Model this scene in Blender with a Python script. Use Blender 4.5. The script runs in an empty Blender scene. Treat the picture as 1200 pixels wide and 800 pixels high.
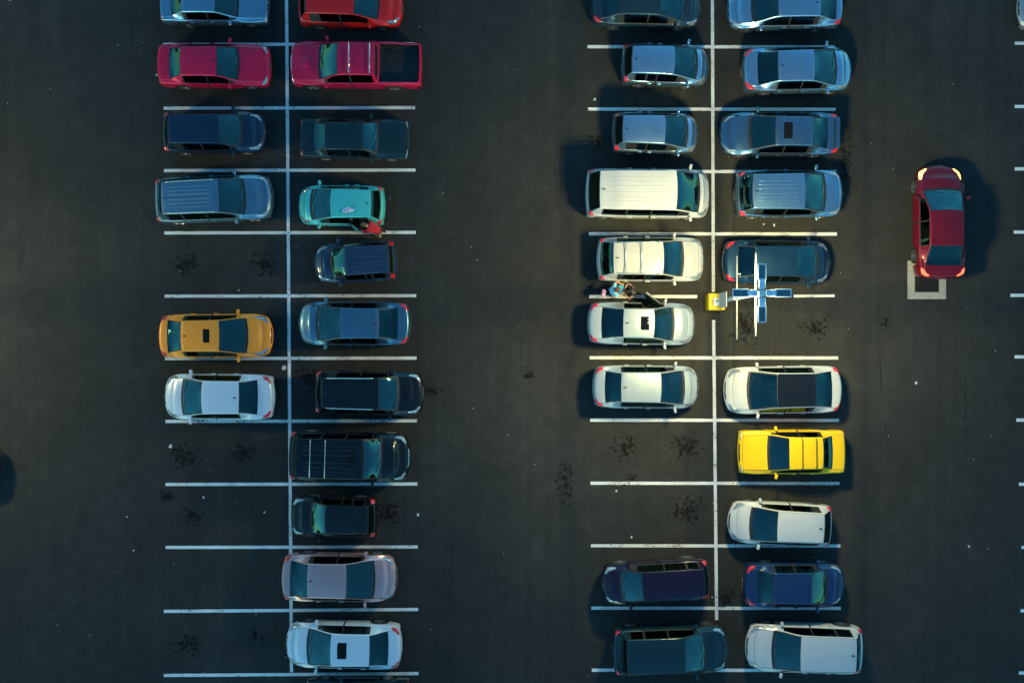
import bpy, bmesh, math, random
import numpy as np
from mathutils import Vector, Matrix, Euler

random.seed(7)
S = bpy.context.scene
COL = S.collection
R = math.radians

# ----------------------------------------------------------------- survey of the lot
CAM_H = 40.0            # drone height in metres
PXM = 28.5              # photograph pixels per metre on the asphalt
def gx(px, h=0.0): return (px - 600.0) / PXM * (CAM_H - h) / CAM_H
def gy(py, h=0.0): return (400.0 - py) / PXM * (CAM_H - h) / CAM_H

# ----------------------------------------------------------------- materials
MATS = {}
def new_mat(name):
    m = bpy.data.materials.new(name); m.use_nodes = True
    nt = m.node_tree; nt.nodes.clear()
    out = nt.nodes.new('ShaderNodeOutputMaterial')
    return m, nt, out
def nd(nt, typ, **kw):
    n = nt.nodes.new(typ)
    for k, v in kw.items():
        if k.startswith('i_'):
            key = k[2:]
            key = int(key) if key.isdigit() else key.replace('_', ' ')
            n.inputs[key].default_value = v
        else: setattr(n, k, v)
    return n
def rgba(c): return (c[0], c[1], c[2], 1.0)
def ramp(nt, stops):
    r = nt.nodes.new('ShaderNodeValToRGB'); e = r.color_ramp.elements
    while len(e) < len(stops): e.new(0.5)
    for k, (p, c) in enumerate(stops):
        e[k].position = p; e[k].color = c if len(c) == 4 else rgba(c)
    return r

def simple(name, col, rough=0.5, metal=0.0, var=0.15, scale=6.0, coat=0.0, spec=0.5, emit=None, estr=0.0):
    if name in MATS: return MATS[name]
    m, nt, out = new_mat(name)
    p = nt.nodes.new('ShaderNodeBsdfPrincipled')
    p.inputs['Roughness'].default_value = rough; p.inputs['Metallic'].default_value = metal
    p.inputs['Coat Weight'].default_value = coat; p.inputs['Coat Roughness'].default_value = 0.08
    p.inputs['Specular IOR Level'].default_value = spec
    tc = nt.nodes.new('ShaderNodeTexCoord')
    nz = nd(nt, 'ShaderNodeTexNoise', i_Scale=scale, i_Detail=4.0)
    nt.links.new(tc.outputs['Object'], nz.inputs['Vector'])
    r = ramp(nt, [(0.3, tuple(c * (1 - var) for c in col)), (0.7, tuple(min(1, c * (1 + var)) for c in col))])
    nt.links.new(nz.outputs['Fac'], r.inputs['Fac']); nt.links.new(r.outputs['Color'], p.inputs['Base Color'])
    if emit:
        p.inputs['Emission Color'].default_value = rgba(emit); p.inputs['Emission Strength'].default_value = estr
    nt.links.new(p.outputs['BSDF'], out.inputs['Surface'])
    MATS[name] = m
    return m

def paint(name, col, metal=0.3, rough=0.35, dirt=None, coat=.7):
    """Clear-coated car paint with a thin uneven film of road dust."""
    key = 'paint ' + name
    lum = max(col)
    if dirt is None: dirt = .006 if lum < .12 else .05
    if lum < .12: coat = .9
    if key in MATS: return MATS[key]
    m, nt, out = new_mat(key)
    p = nt.nodes.new('ShaderNodeBsdfPrincipled')
    p.inputs['Metallic'].default_value = metal
    p.inputs['Coat Weight'].default_value = coat; p.inputs['Coat Roughness'].default_value = 0.06
    p.inputs['Coat IOR'].default_value = 1.36 if lum < .12 else 1.45; p.inputs['Specular IOR Level'].default_value = .12 if lum < .12 else .25
    tc = nt.nodes.new('ShaderNodeTexCoord'); oi = nt.nodes.new('ShaderNodeObjectInfo')
    off = nd(nt, 'ShaderNodeVectorMath', operation='ADD')
    nt.links.new(tc.outputs['Object'], off.inputs[0]); nt.links.new(oi.outputs['Random'], off.inputs[1])
    big = nd(nt, 'ShaderNodeTexNoise', i_Scale=1.6, i_Detail=6.0, i_Roughness=0.65)
    fine = nd(nt, 'ShaderNodeTexNoise', i_Scale=45.0, i_Detail=2.0)
    nt.links.new(off.outputs[0], big.inputs['Vector']); nt.links.new(off.outputs[0], fine.inputs['Vector'])
    mul = nd(nt, 'ShaderNodeMath', operation='MULTIPLY'); nt.links.new(big.outputs['Fac'], mul.inputs[0]); nt.links.new(fine.outputs['Fac'], mul.inputs[1])
    rr = ramp(nt, [(0.14, (0, 0, 0)), (0.42, (1, 1, 1))]); nt.links.new(mul.outputs[0], rr.inputs['Fac'])
    dm = nd(nt, 'ShaderNodeMath', operation='MULTIPLY', i_1=dirt * 2.2); nt.links.new(rr.outputs['Color'], dm.inputs[0])
    mix = nd(nt, 'ShaderNodeMix', data_type='RGBA')
    mix.inputs['A'].default_value = rgba(col); mix.inputs['B'].default_value = (0.16, 0.14, 0.12, 1)
    nt.links.new(dm.outputs[0], mix.inputs['Factor']); nt.links.new(mix.outputs['Result'], p.inputs['Base Color'])
    ra = nd(nt, 'ShaderNodeMath', operation='MULTIPLY_ADD', i_1=0.25, i_2=rough - 0.08)
    nt.links.new(big.outputs['Fac'], ra.inputs[0]); nt.links.new(ra.outputs[0], p.inputs['Roughness'])
    nt.links.new(p.outputs['BSDF'], out.inputs['Surface'])
    MATS[key] = m
    return m

def glass(name, tint, refl=1.8, rough=0.02):
    key = 'glass ' + name
    if key in MATS: return MATS[key]
    m, nt, out = new_mat(key)
    tr = nd(nt, 'ShaderNodeBsdfTransparent', i_Color=rgba(tint))
    gl = nd(nt, 'ShaderNodeBsdfGlossy', i_Color=(0.46, 1.0, 0.95, 1), i_Roughness=rough)
    fr = nd(nt, 'ShaderNodeFresnel', i_IOR=refl)
    mx = nt.nodes.new('ShaderNodeMixShader')
    nt.links.new(fr.outputs[0], mx.inputs[0]); nt.links.new(tr.outputs[0], mx.inputs[1]); nt.links.new(gl.outputs[0], mx.inputs[2])
    nt.links.new(mx.outputs[0], out.inputs['Surface'])
    MATS[key] = m
    return m

M_TRIM = simple('black trim', (0.012, 0.012, 0.013), 0.55)
M_GAP = simple('panel gap', (0.006, 0.006, 0.006), 0.8)
M_UNDER = simple('underbody', (0.008, 0.008, 0.008), 0.9)
M_TYRE = simple('tyre rubber', (0.014, 0.014, 0.014), 0.85)
M_RIM = simple('alloy rim', (0.42, 0.43, 0.44), 0.3, 0.9)
M_RIMD = simple('brake dark', (0.03, 0.03, 0.03), 0.6)
M_CHROME = simple('chrome', (0.62, 0.63, 0.64), 0.16, 1.0, var=0.05)
M_SEAT = simple('seat cloth', (0.035, 0.034, 0.033), 0.9)
M_SEATB = simple('beige seat', (0.22, 0.18, 0.13), 0.85)
M_DASH = simple('dashboard plastic', (0.022, 0.022, 0.022), 0.7)
M_FLOOR = simple('car carpet', (0.015, 0.015, 0.015), 0.95)
M_LENS = simple('headlamp lens', (0.33, 0.36, 0.37), 0.12, 0.55, coat=1.0)
M_LENSON = simple('lit headlamp', (0.8, 0.7, 0.4), 0.2, 0.0, emit=(1.0, 0.50, 0.07), estr=1.3)
M_TAIL = simple('red lamp lens', (0.55, 0.008, 0.012), 0.15, 0.0, coat=1.0)
M_TAILON = simple('lit red lamp', (0.6, 0.02, 0.01), 0.2, 0.0, emit=(1.0, 0.05, 0.02), estr=3.0)
M_PLATE = simple('number plate', (0.30, 0.30, 0.28), 0.5, var=0.05)
M_WIPER = simple('wiper', (0.01, 0.01, 0.01), 0.6)
M_RAIL = simple('satin rail', (0.5, 0.51, 0.52), 0.3, 0.9)
G_WIND = glass('windscreen', (0.28, 0.46, 0.44), 2.15)
G_SIDE = glass('side window', (0.16, 0.2, 0.2), 1.8)
G_REAR = glass('rear window', (0.08, 0.13, 0.16), 1.85)
G_ROOF = glass('dark roof glass', (0.02, 0.025, 0.03), 1.5, 0.015)

# ----------------------------------------------------------------- object helpers
def link(o, parent=None):
    COL.objects.link(o)
    if parent is not None: o.parent = parent
    return o
def tag(o, label, cat, group=None, kind=None):
    if label: o['label'] = label
    if cat: o['category'] = cat
    if group: o['group'] = group
    if kind: o['kind'] = kind
    return o
def mesh_obj(name, verts, faces, mats, parent=None, fmat=None, smooth=True, normals=None):
    me = bpy.data.meshes.new(name)
    me.from_pydata([tuple(v) for v in verts], [], faces)
    for m in (mats if isinstance(mats, (list, tuple)) else [mats]): me.materials.append(m)
    if fmat is not None: me.polygons.foreach_set('material_index', fmat)
    if smooth: me.polygons.foreach_set('use_smooth', [True] * len(me.polygons))
    me.update()
    if normals is not None: me.normals_split_custom_set_from_vertices([tuple(n) for n in normals])
    return link(bpy.data.objects.new(name, me), parent)
def bm_obj(name, bm, mats, parent=None, smooth=False, loc=None, rot=None):
    me = bpy.data.meshes.new(name); bmesh.ops.recalc_face_normals(bm, faces=bm.faces[:]); bm.to_mesh(me); bm.free()
    for m in (mats if isinstance(mats, (list, tuple)) else [mats]): me.materials.append(m)
    if smooth: me.polygons.foreach_set('use_smooth', [True] * len(me.polygons))
    o = link(bpy.data.objects.new(name, me), parent)
    if loc is not None: o.location = loc
    if rot is not None: o.rotation_euler = rot
    return o
def bbox(bm, c, s, bev=0.0, rot=None, seg=2, mat=0):
    r = bmesh.ops.create_cube(bm, size=1.0); vs = r['verts']
    mtx = Matrix.Translation(c) @ (rot.to_matrix().to_4x4() if rot else Matrix.Identity(4)) @ Matrix.Diagonal((s[0], s[1], s[2], 1))
    bmesh.ops.transform(bm, matrix=mtx, verts=vs)
    if bev > 0:
        es = list({e for v in vs for e in v.link_edges})
        bmesh.ops.bevel(bm, geom=es, offset=bev, segments=seg, affect='EDGES', profile=0.5)
def tube(bm, pts, r, n=8, cap=True):
    pts = [Vector(p) for p in pts]; rings = []
    for i, p in enumerate(pts):
        d = (pts[min(i + 1, len(pts) - 1)] - pts[max(i - 1, 0)]).normalized()
        a = d.orthogonal().normalized() if abs(d.z) > 0.9 else d.cross(Vector((0, 0, 1))).normalized()
        b = d.cross(a)
        rr = r[i] if isinstance(r, (list, tuple)) else r
        rings.append([bm.verts.new(p + (a * math.cos(2 * math.pi * k / n) + b * math.sin(2 * math.pi * k / n)) * rr) for k in range(n)])
    for i in range(len(rings) - 1):
        for k in range(n):
            bm.faces.new((rings[i][k], rings[i][(k + 1) % n], rings[i + 1][(k + 1) % n], rings[i + 1][k]))
    if cap:
        bm.faces.new(rings[0][::-1]); bm.faces.new(rings[-1])
def empty(name, loc, rz=0.0):
    o = bpy.data.objects.new(name, None); o.location = loc; o.rotation_euler = (0, 0, rz); o.empty_display_size = 0.3
    return link(o)

# ----------------------------------------------------------------- shared car pieces
def pchip(pts):
    pts = sorted(pts); x = np.array([p[0] for p in pts], float); y = np.array([p[1] for p in pts], float)
    keep = np.concatenate(([True], np.diff(x) > 1e-6)); x = x[keep]; y = y[keep]
    h = np.diff(x); d = np.diff(y) / h; m = np.zeros(len(x))
    m[0], m[-1] = d[0], d[-1]
    for i in range(1, len(x) - 1):
        if d[i - 1] * d[i] > 0:
            w1 = 2 * h[i] + h[i - 1]; w2 = h[i] + 2 * h[i - 1]
            m[i] = (w1 + w2) / (w1 / d[i - 1] + w2 / d[i])
    def f(q):
        q = np.clip(np.asarray(q, float), x[0], x[-1]); i = np.clip(np.searchsorted(x, q) - 1, 0, len(h) - 1)
        t = (q - x[i]) / h[i]; t2, t3 = t * t, t * t * t
        return (2*t3 - 3*t2 + 1) * y[i] + (t3 - 2*t2 + t) * h[i] * m[i] + (-2*t3 + 3*t2) * y[i+1] + (t3 - t2) * h[i] * m[i+1]
    return f

def tyre_mesh():
    bm = bmesh.new(); prof = [(0.66, -.46), (0.80, -.5), (0.93, -.47), (0.985, -.36), (1.0, -.15), (1.0, .15), (0.985, .36), (0.93, .47), (0.80, .5), (0.66, .46)]
    n = 28; rings = []
    for k in range(n):
        a = 2 * math.pi * k / n
        rings.append([bm.verts.new((r * math.cos(a), y, r * math.sin(a))) for r, y in prof])
    for k in range(n):
        A, B = rings[k], rings[(k + 1) % n]
        for j in range(len(prof) - 1): bm.faces.new((A[j], A[j+1], B[j+1], B[j]))
    bmesh.ops.recalc_face_normals(bm, faces=bm.faces[:])
    me = bpy.data.meshes.new('tyre'); bm.to_mesh(me); bm.free(); me.materials.append(M_TYRE)
    me.polygons.foreach_set('use_smooth', [True] * len(me.polygons)); return me
def rim_mesh(spokes, mat, w=0.16):
    bm = bmesh.new(); n = 28
    prof = [(0.69, .47), (0.66, .46), (0.62, .42), (0.60, .2), (0.60, -.3)]
    rings = []
    for k in range(n):
        a = 2 * math.pi * k / n; rings.append([bm.verts.new((r * math.cos(a), y, r * math.sin(a))) for r, y in prof])
    for k in range(n):
        A, B = rings[k], rings[(k + 1) % n]
        for j in range(len(prof) - 1): bm.faces.new((A[j], A[j+1], B[j+1], B[j]))
    nf0 = len(bm.faces)
    for k in range(spokes):
        a = 2 * math.pi * k / spokes; c, s = math.cos(a), math.sin(a)
        def pt(r, t, y): return bm.verts.new((r * c - t * s, y, r * s + t * c))
        q = [pt(.05, -w * .7, .40), pt(.63, -w * .45, .43), pt(.63, w * .45, .43), pt(.05, w * .7, .40)]
        q2 = [pt(.05, -w * .7, .30), pt(.63, -w * .45, .33), pt(.63, w * .45, .33), pt(.05, w * .7, .30)]
        bm.faces.new(q); 
        for i in range(4): bm.faces.new((q[i], q[(i+1) % 4], q2[(i+1) % 4], q2[i]))
    hub = bmesh.ops.create_cone(bm, cap_ends=True, segments=12, radius1=.16, radius2=.13, depth=.14, matrix=Matrix.Translation((0, .38, 0)) @ Matrix.Rotation(R(-90), 4, 'X'))
    bmesh.ops.recalc_face_normals(bm, faces=bm.faces[:])
    d = bmesh.ops.create_circle(bm, cap_ends=True, segments=24, radius=.6, matrix=Matrix.Translation((0, .05, 0)) @ Matrix.Rotation(R(-90), 4, 'X'))
    for f in bm.faces:
        if all(abs(v.co.y - .05) < 1e-4 for v in f.verts): f.material_index = 1
    me = bpy.data.meshes.new('rim'); bm.to_mesh(me); bm.free(); me.materials.append(mat); me.materials.append(M_RIMD); return me
def seat_mesh(mat):
    bm = bmesh.new()
    bbox(bm, Vector((0, 0, .10)), (.50, .50, .18), .05)
    bbox(bm, Vector((-.27, 0, .42)), (.14, .48, .60), .05, Euler((0, R(-14), 0)))
    bbox(bm, Vector((-.36, 0, .80)), (.09, .25, .16), .035, Euler((0, R(-14), 0)))
    bmesh.ops.recalc_face_normals(bm, faces=bm.faces[:])
    me = bpy.data.meshes.new('seat'); bm.to_mesh(me); bm.free(); me.materials.append(mat); return me
def bench_mesh(mat):
    bm = bmesh.new()
    bbox(bm, Vector((0, 0, .10)), (.48, 1.22, .18), .05)
    bbox(bm, Vector((-.27, 0, .40)), (.14, 1.22, .56), .05, Euler((0, R(-18), 0)))
    for y in (-.36, .36): bbox(bm, Vector((-.38, y, .74)), (.09, .24, .13), .035)
    bmesh.ops.recalc_face_normals(bm, faces=bm.faces[:])
    me = bpy.data.meshes.new('rear_bench'); bm.to_mesh(me); bm.free(); me.materials.append(mat); return me
def wheel_ring():
    bm = bmesh.new(); n = 20; m = 6; rings = []
    for k in range(n):
        a = 2 * math.pi * k / n
        rings.append([bm.verts.new(((.185 + .017 * math.cos(2*math.pi*j/m)) * math.cos(a), (.185 + .017 * math.cos(2*math.pi*j/m)) * math.sin(a), .017 * math.sin(2*math.pi*j/m))) for j in range(m)])
    for k in range(n):
        for j in range(m): bm.faces.new((rings[k][j], rings[(k+1) % n][j], rings[(k+1) % n][(j+1) % m], rings[k][(j+1) % m]))
    bbox(bm, Vector((0, 0, 0)), (.36, .05, .03), .01); bbox(bm, Vector((0, 0, -.01)), (.12, .1, .05), .02)
    bmesh.ops.recalc_face_normals(bm, faces=bm.faces[:])
    me = bpy.data.meshes.new('steering_wheel'); bm.to_mesh(me); bm.free(); me.materials.append(M_DASH); return me
TYRE = tyre_mesh()
RIMS = [rim_mesh(5, M_RIM, .2), rim_mesh(7, M_RIM, .13), rim_mesh(10, M_RIM, .09), rim_mesh(5, simple('grey rim', (.2, .2, .21), .35, .8), .24)]
SEAT = [seat_mesh(M_SEAT), seat_mesh(M_SEATB)]; BENCH = [bench_mesh(M_SEAT), bench_mesh(M_SEATB)]; STEER = wheel_ring()

# ----------------------------------------------------------------- car bodies
STYLE = {  # roof height, cowl, belt, deck, hood front, hood slope, roof inset, bow front/rear, nose/tail depth, wheel radius
 'sedan':  dict(H=1.45, cowl=.96, belt=.90, deck=1.04, hood=.72, inset=.27, bf=.30, br=.20, nose=.30, tail=.16, wr=.32, cf=.80, cr=.86),
 'classic':dict(H=1.38, cowl=.93, belt=.88, deck=.98,  hood=.80, inset=.25, bf=.10, br=.07, nose=.14, tail=.12, wr=.30, cf=.93, cr=.94),
 'soft':   dict(H=1.40, cowl=.94, belt=.88, deck=1.00, hood=.74, inset=.26, bf=.17, br=.13, nose=.22, tail=.15, wr=.30, cf=.88, cr=.90),
 'hatch':  dict(H=1.50, cowl=1.00, belt=.94, deck=1.02, hood=.76, inset=.24, bf=.26, br=.12, nose=.28, tail=.16, wr=.30, cf=.82, cr=.90),
 'suv':    dict(H=1.69, cowl=1.12, belt=1.06, deck=1.08, hood=.92, inset=.24, bf=.24, br=.14, nose=.24, tail=.16, wr=.36, cf=.86, cr=.90),
 'van':    dict(H=1.93, cowl=1.16, belt=1.10, deck=1.10, hood=.92, inset=.20, bf=.26, br=.10, nose=.30, tail=.14, wr=.33, cf=.84, cr=.92),
 'pickup': dict(H=1.72, cowl=1.12, belt=1.06, deck=1.08, hood=.98, inset=.24, bf=.12, br=.04, nose=.16, tail=.07, wr=.37, cf=.90, cr=.96),
}
NK = 14
KIND_NAME = dict(sedan='sedan', classic='sedan', soft='sedan', hatch='hatchback', suv='sport_utility_car', van='passenger_van', pickup='pickup_truck')

class Car:
    def __init__(s, style, L, Wd, w0, w1, r1, r0, **o):
        st = dict(STYLE[style]); st.update({k: v for k, v in o.items() if k in st}); s.__dict__.update(st)
        s.style, s.L, s.W, s.o = style, L, Wd / 2, o
        F, B = L / 2, -L / 2; s.F, s.B = F, B
        # keep the glass stations sane
        w0 = min(w0, F - .55); w1 = min(w1, w0 - .35)
        s.boxy = style in ('hatch', 'suv', 'van')
        r0 = max(r0, B + (.10 if s.boxy else .30 if style != 'pickup' else .8)); r1 = max(r1, r0 + (.10 if not style == 'pickup' else .04))
        s.w0, s.w1, s.r1, s.r0 = w0, w1, r1, r0
        s.xf = F - o.get('ohf', .86 if style not in ('classic',) else .80); s.xr = B + o.get('ohr', .98 if not s.boxy else .78)
        if style == 'pickup': s.xr = B + 1.12
        need = max(0, s.H - .045 - s.cowl - .70 * (w0 - w1)); s.cowl += min(.18, need * .6); drop = .045 + min(.10, need * .4)
        H, cowl, belt, deck, hood = s.H, s.cowl, s.belt, s.deck, s.hood
        hl = F - w0; q1, q2, q3 = min(.4, .38 * hl), min(.5, .42 * hl), min(.28, .25 * hl); s.hl_ = hl
        zc = [(F, hood - .03), (F - min(.15, .2 * hl), hood), (F - q1, hood + .05), (w0 + q2, cowl - .06), (w0 + .09, cowl - .015), (w0, cowl), (w0 - .09, cowl + .09 * (H - cowl) / max(.2, w0 - w1) * 1.05),
              (w1 + .10, H - drop - .055), (w1, H - drop), (w1 - .3, H - .008), ((w1 + r1) / 2, H), (r1 + .25, H - .03), (r1, H - .075)]
        if s.boxy:
            zc += [(r0, deck + .0), (r0 - .03, deck - .02), (B, deck - .06)]
        elif style == 'pickup':
            zc += [(r0, belt + .03), (r0 - .03, belt + .02), (B, belt + .02)]
        else:
            g = (H - .075 - deck) / max(.15, r1 - r0)
            zc += [(r1 - .08, H - .085 - .08 * g * .9), (r0 + .08, deck + .06 * g), (r0, deck), (r0 - .08, deck - .004), (B + .12, deck - .03), (B, deck - .06)]
        s.zc = pchip(zc)
        fs = hood - .07
        s.zs = pchip([(F, fs - .02), (F - q1, fs + .02), (w0 + q3, belt - .10), (w0 - .1, belt - .02), (w0 - .6, belt), ((w0 + r0) / 2, belt + .01), (r0 + .2, belt + .045), (B + .3, (deck - .06) if not s.boxy else belt + .03), (B, (deck - .09) if not s.boxy else belt)])
        top = H - .115
        ze = [(F, fs + .02), (w0 + q3, belt - .055), (w0 + .02, belt + .02), (w0 - .06, belt + .05), (w1 + .04, top - .03), (w1 - .1, top + .005), ((w1 + r1) / 2, top + .02), (r1 + .1, top)]
        wi = [(F, .15), (w0 + q3, .145), (w0, .15), (w1, s.inset - .015), ((w1 + r1) / 2, s.inset), (r1, s.inset)]
        if s.boxy:
            ze += [(r1, top - .015), (r0, belt + .03), (B, belt + .02)]; wi += [(r0, .14), (B, .12)]
        elif style == 'pickup':
            ze += [(r1, top - .02), (r0 - .01, belt + .03), (B, belt + .02)]; wi += [(r0, .20), (r0 - .04, .09), (B, .09)]
        else:
            ze += [(r1, top - .03), (r0 + .06, belt + .09), (r0 - .1, deck - .045), (B, deck - .07)]; wi += [(r0, .17), (r0 - .15, .14), (B, .14)]
        s.ze = pchip(ze); s.wi = pchip(wi)
        s.Wx = pchip([(F, s.cf), (F - .08, s.cf + (1 - s.cf) * .35), (F - .3, s.cf + (1 - s.cf) * .75), (F - .8, .99), (F - 1.5, 1.0), (0, 1.0), (B + 1.2, .995), (B + .5, .975), (B + .25, s.cr + (1 - s.cr) * .6), (B + .06, s.cr + (1 - s.cr) * .3), (B, s.cr)])
        c = o.get('wbow', .13 if style not in ('classic', 'pickup') else .07)
        rb = o.get('rbow', .07 if style != 'pickup' else .01)
        s.bow = pchip([(F, s.bf), (F - min(.35, .35 * hl), s.bf * .72), (w0 + q3, c), (w0, c), (w1, c * .6), ((w1 + r1) / 2, 0), (r1, -rb * .7), (r0, -rb), (B, -s.br if s.br > rb else -rb)])
        s.zb0 = o.get('sill', .20 if style not in ('suv', 'pickup') else .27)

    def env(s, x):
        tf = np.clip((x - (s.F - s.nose)) / s.nose, 0, 1); tr = np.clip(((s.B + s.tail) - x) / s.tail, 0, 1)
        p = 2.2 if s.style not in ('classic', 'pickup') else 3.2
        ef = (1 - .97 * tf ** p) ** (1 / p); er = (1 - .97 * tr ** 3) ** (1 / 3)
        return np.minimum(ef, er)
    def section(s, x):
        x = np.asarray(x, float); W = s.W * s.Wx(x); zs, ze, zc, wi = s.zs(x), s.ze(x), s.zc(x), s.wi(x); bw = s.bow(x)
        xa = x - bw; ra = s.wr + .055; zb = np.full_like(x, s.zb0)
        for xw in (s.xf, s.xr):
            d = ra * ra - (xa - xw) ** 2
            zb = np.where(d > 0, np.maximum(zb, s.wr + np.sqrt(np.maximum(d, 0))), zb)
        zb = np.minimum(zb, zs - .07)
        h = zs - zb
        we = np.maximum(W - wi, .2); y8 = we - .035
        z8 = np.minimum(ze + .036, zc - .004)
        Y = [W - .045, W - .012, W, W - .006, W - .028, W - .062, W - .082, we, y8, y8 - .012, y8 * .93, y8 * .66, y8 * .33, y8 * 0]
        Z = [zb, zb + .25 * h, zb + .55 * h, zb + .80 * h, zb + .95 * h, zs + .004, zs + .014, np.maximum(ze, zs + .016), np.maximum(z8, zs + .022)]
        for y in Y[9:]: Z.append(zc - (zc - Z[8]) * (y / np.maximum(y8, .01)) ** 2.4)
        if s.style == 'pickup':
            dig = (x < s.r0 - .07) & (x > s.B + .085)
            for k in range(9, NK): Z[k] = np.where(dig, .70, Z[k])
        Y = np.stack(Y, -1); Z = np.stack(Z, -1)
        e = s.env(x)[..., None]; zn = .50 if s.style not in ('suv', 'pickup', 'van') else .58
        Z = zn + (Z - zn) * e
        X = x[..., None] - bw[..., None] * (Y / s.W) ** 2.2
        return X, Y, Z
    def P(s, x, v, side):
        X, Y, Z = s.section(np.array([x])); i = int(min(max(math.floor(v), 0), NK - 2)); t = v - i
        return Vector((X[0, i] * (1 - t) + X[0, i+1] * t, side * (Y[0, i] * (1 - t) + Y[0, i+1] * t), Z[0, i] * (1 - t) + Z[0, i+1] * t))
    def N(s, x, v, side):
        d = .02
        a = s.P(x + d, v, 1) - s.P(x - d, v, 1); b = s.P(x, min(v + .25, NK - 1.0), 1) - s.P(x, max(v - .25, 0), 1)
        n = b.cross(a); n.normalize()
        if n.length < .5: n = Vector((0, 0, 1))
        return Vector((n.x, n.y * side, n.z))
    def v_of_y(s, x, y):
        _, Y, _ = s.section(np.array([x])); Y = Y[0]
        for k in range(9, NK - 1):
            if Y[k] >= y >= Y[k+1]: return k + (Y[k] - y) / max(1e-6, Y[k] - Y[k+1])
        return 13.0

    def patch(s, name, quad, mat, parent, side, nu=6, nv=6, lift=.012, mirror=False):
        """A domed plate that follows the body between four (x, v) corners: a, b, c, d."""
        a, b, c, d = quad; V = []; F = []
        us = np.linspace(0, 1, nu); vs = np.linspace(0, 1, nv)
        for i, u in enumerate(us):
            for j, t in enumerate(vs):
                x = (a[0] * (1-u) + b[0] * u) * (1-t) + (d[0] * (1-u) + c[0] * u) * t
                v = (a[1] * (1-u) + b[1] * u) * (1-t) + (d[1] * (1-u) + c[1] * u) * t
                edge = i in (0, nu-1) or j in (0, nv-1)
                sd = side
                if mirror:
                    sd = 1 if v <= 13 else -1; v = v if v <= 13 else 26 - v
                V.append(s.P(x, v, sd) + s.N(x, v, sd) * (-.004 if edge else lift))
        for i in range(nu - 1):
            for j in range(nv - 1):
                q = (i*nv + j, i*nv + j+1, (i+1)*nv + j+1, (i+1)*nv + j); F.append(q)
        o = mesh_obj(name, V, F, mat, parent)
        bm = bmesh.new(); bm.from_mesh(o.data)
        up = sum((f.normal.dot(s.N((a[0]+c[0])/2, min(13, (a[1]+c[1])/2), side)) for f in bm.faces), 0.0)
        if up < 0: bmesh.ops.reverse_faces(bm, faces=bm.faces[:])
        bm.to_mesh(o.data); bm.free()
        return o

    def build(s, name, loc, rz, paints, label, cat, group):
        o = s.o; root = empty(name, loc, rz); tag(root, label, cat, group); s.root = root
        F, B, w0, w1, r1, r0 = s.F, s.B, s.w0, s.w1, s.r1, s.r0
        body_m = paints; roof_m = o.get('roof_mat', body_m)
        hb = s.nose + .02; tb = s.tail + .06
        ra = s.wr + .055
        d0 = s.xf - ra - .10; bp = min(d0 - .85, (w0 + max(r1, B + .4)) / 2 - .12)
        bp = max(bp, d0 - 1.12); d2 = max(s.xr + .18, bp - 1.0) if s.style != 'pickup' else r1 - .02
        if s.style == 'pickup': bp = (d0 + d2) / 2 - .05
        g0 = w0 - .30; g2 = (r1 + .02) if not s.boxy else r1 + .16
        if s.style == 'pickup': g2 = r1 + .10
        quarter = (d2 - g2) > .42
        cuts = [F, B, F - hb, F - hb - .012, w0 + .07, w0, w0 - .03, w1 + .02, w1, r1, r1 - .02, r0 + .03, r0, r0 - .012, B + tb, B + tb + .012, d0, d0 + .010, bp + .035, bp - .035, d2, d2 - .010, g0, g2, d2 + .05, d2 - .05]
        if s.style == 'pickup': cuts += [r0 - .069, r0 - .071, B + .084, B + .086]
        for xw in (s.xf, s.xr):
            for t in (-1, -.97, -.9, -.78, -.62, -.42, -.2, 0, .2, .42, .62, .78, .9, .97, 1):
                xq = xw + ra * t; cuts.append(xq + float(s.bow(np.array([xq + .1]))[0]))
        cuts += [F - s.nose * (1 - math.sin(a)) for a in np.linspace(0, math.pi / 2, 9)]
        cuts += [B + s.tail * (1 - math.sin(a)) for a in np.linspace(0, math.pi / 2, 7)]
        cuts = sorted(c for c in cuts if B <= c <= F)
        xs = [cuts[0]]
        for c in cuts[1:]:
            gap = c - xs[-1]
            if gap < .002 and c not in (F,): continue
            n = int(math.ceil(gap / .09))
            x_0 = xs[-1]
            xs += [x_0 + gap * (k + 1) / n for k in range(n)]
        xs = np.array(xs)
        X, Y, Z = s.section(xs)
        half = np.stack([X, Y, Z], -1)                      # n,14,3
        other = half[:, ::-1][:, 1:] * np.array([1, -1, 1])
        G = np.concatenate([half, other], 1); n, mcol = G.shape[:2]
        Ti = np.gradient(G, axis=0); Tj = np.gradient(G, axis=1)
        Nn = np.cross(Tj, Ti); ln = np.linalg.norm(Nn, axis=-1, keepdims=True); Nn = Nn / np.maximum(ln, 1e-9)
        parts = {}
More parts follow.
